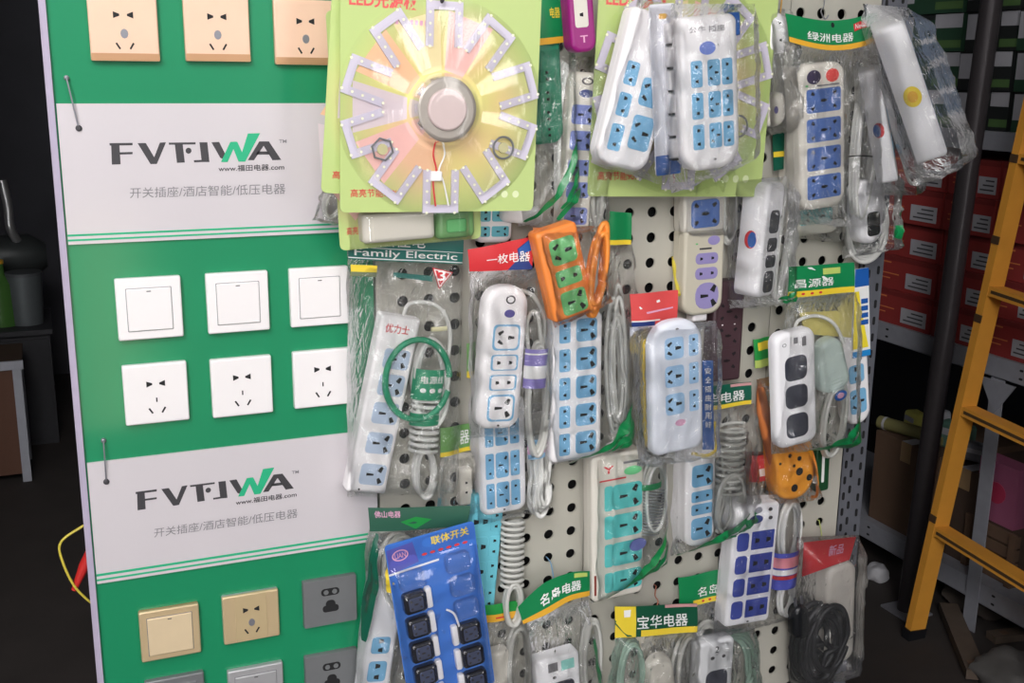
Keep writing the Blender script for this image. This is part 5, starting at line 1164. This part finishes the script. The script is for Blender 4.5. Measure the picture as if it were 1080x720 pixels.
# wire ties from the peg holes
def tie(pts, m, label, r_=.0011):
    mb = MB(); p = smooth_path([P(*q) for q in pts]); mb.tube(p, r_, m, 6); mb.tube([p[0] + Vector((0, .008, 0)), p[0] + Vector((0, .004, 0)), p[0]], r_, m, 6)
    o = mb.build('wire_tie'); origin_to(o, P(*pts[0])); tag(o, label, 'wire tie', 'wire ties hooked in the peg holes')
tie([(711, 271, 0), (711, 280, .012), (713, 295, .015), (716, 311, .04)], mat('yellow_wire', (206, 190, 70), .45), 'yellow wire tie hanging from a peg hole beside the beige strip', .0034)
tie([(578, 589, 0), (581, 594, .012), (583, 604, .03), (584, 612, .05)], mat('blue_wire', (120, 160, 190), .4), 'pale blue wire tie above the curved green card')
tie([(692, 618, 0), (691, 628, .012), (694, 634, .03), (691, 644, .04)], mat('copper_wire', (176, 110, 90), .4), 'copper coloured wire tie above the dark green card with yellow block')
tie([(758, 586, 0), (758, 596, .01), (757, 608, .02)], BLACKP, 'black wire tie above the square green card')
tie([(864, 549, 0), (866, 560, .012), (867, 574, .03), (869, 584, .045)], mat('lime_wire', (176, 186, 110), .4), 'lime wire tie holding the smoky bag with the red card')
tie([(870, -6, 0), (869, 6, .03), (866, 12, .06), (870, 20, .079), (874, 16, .08)], STEEL, 'steel wire hook through the punched hole of the upper green card')
tie([(825, -10, 0), (824, 5, .03), (823, 14, .05)], mat('amber_wire', (214, 160, 60), .4), 'amber string above the white plug at the top right')

tie([(466, -8, 0), (466, -6, .06), (466, -3, .118), (466, 2, .124), (468, -2, .126)], INK, 'dark hook pin holding the front left LED kit card at the top edge', .0022)
# ---------------------------------------------------------------- camera, light, view
cd = bpy.data.cameras.new('camera'); cam = bpy.data.objects.new('camera', cd); COL.objects.link(cam)
cd.sensor_width = 36; cd.lens = F / 1080 * 36; cd.clip_start = .02
R3 = Matrix((M3.col[0], M3.col[2], -M3.col[1])).transposed()
cam.matrix_world = Matrix.Translation(CAM) @ R3.to_4x4(); scene.camera = cam
w = bpy.data.worlds.new('sky'); scene.world = w; w.use_nodes = True; nt = w.node_tree; nt.nodes.clear()
N = nt.nodes.new; L = nt.links.new
out = N('ShaderNodeOutputWorld'); bg = N('ShaderNodeBackground'); tc = N('ShaderNodeTexCoord'); sp = N('ShaderNodeSeparateXYZ')
L(tc.outputs['Generated'], sp.inputs[0])
cr = N('ShaderNodeValToRGB'); e = cr.color_ramp.elements
mr = N('ShaderNodeMapRange'); mr.inputs['From Min'].default_value = -1; mr.inputs['From Max'].default_value = 1; L(sp.outputs['Z'], mr.inputs[0]); L(mr.outputs[0], cr.inputs[0])
e[0].position = 0; e[0].color = (.10, .095, .09, 1); e[1].position = 1; e[1].color = (1.0, 1.0, 1.05, 1)
for p_, c_ in ((.47, (.14, .13, .12, 1)), (.52, (.25, .25, .24, 1)), (.6, (.75, .76, .78, 1))): k = e.new(p_); k.color = c_
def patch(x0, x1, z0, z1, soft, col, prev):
    """bright patch added to the environment behind the camera, for light and highlights"""
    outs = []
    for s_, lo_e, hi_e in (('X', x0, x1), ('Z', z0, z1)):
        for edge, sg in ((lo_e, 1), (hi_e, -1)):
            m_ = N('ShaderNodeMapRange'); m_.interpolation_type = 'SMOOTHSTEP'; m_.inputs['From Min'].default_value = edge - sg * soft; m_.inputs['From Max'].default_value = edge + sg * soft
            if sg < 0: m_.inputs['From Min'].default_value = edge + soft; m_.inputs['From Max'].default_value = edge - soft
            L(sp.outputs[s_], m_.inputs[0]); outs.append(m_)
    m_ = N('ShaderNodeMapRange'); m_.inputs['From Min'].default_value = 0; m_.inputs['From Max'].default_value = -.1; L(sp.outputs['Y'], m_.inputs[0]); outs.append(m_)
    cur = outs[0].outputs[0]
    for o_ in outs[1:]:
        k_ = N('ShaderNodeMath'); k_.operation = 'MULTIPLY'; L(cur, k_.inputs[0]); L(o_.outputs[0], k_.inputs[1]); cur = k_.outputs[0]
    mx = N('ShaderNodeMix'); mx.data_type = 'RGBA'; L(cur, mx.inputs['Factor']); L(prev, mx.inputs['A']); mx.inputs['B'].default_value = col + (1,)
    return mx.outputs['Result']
cur = cr.outputs[0]  # added bright patches: board reflection, key light, streaks on the film
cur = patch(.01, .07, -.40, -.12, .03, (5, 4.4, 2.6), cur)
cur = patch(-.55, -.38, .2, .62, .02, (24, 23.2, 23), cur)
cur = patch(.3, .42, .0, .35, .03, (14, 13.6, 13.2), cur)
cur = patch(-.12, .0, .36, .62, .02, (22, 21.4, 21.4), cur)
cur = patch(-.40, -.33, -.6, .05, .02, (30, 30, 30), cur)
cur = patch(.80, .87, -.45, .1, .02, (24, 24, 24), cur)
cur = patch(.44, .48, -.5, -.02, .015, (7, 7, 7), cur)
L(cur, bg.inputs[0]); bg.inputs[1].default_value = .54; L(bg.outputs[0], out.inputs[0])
# soft area light added at the upper left for the board's brightness falloff
ld = bpy.data.lights.new('falloff_fill', 'AREA'); ld.shape = 'RECTANGLE'; ld.size = 1.1; ld.size_y = .6; ld.energy = 14; ld.color = (1, .965, .965)
lo_ = bpy.data.objects.new('falloff_fill', ld); COL.objects.link(lo_); lo_.location = (-.4, -1.15, 2.42)
lo_.rotation_euler = (Vector((.25, 0, 1.25)) - lo_.location).to_track_quat('-Z', 'Y').to_euler()
vs = scene.view_settings; vs.view_transform = 'Standard'; vs.look = 'None'; vs.gamma = 1; vs.exposure = .08; vs.use_curve_mapping = False
scene.display_settings.display_device = 'sRGB'
scene.cycles.transparent_max_bounces = 32; scene.cycles.max_bounces = 8
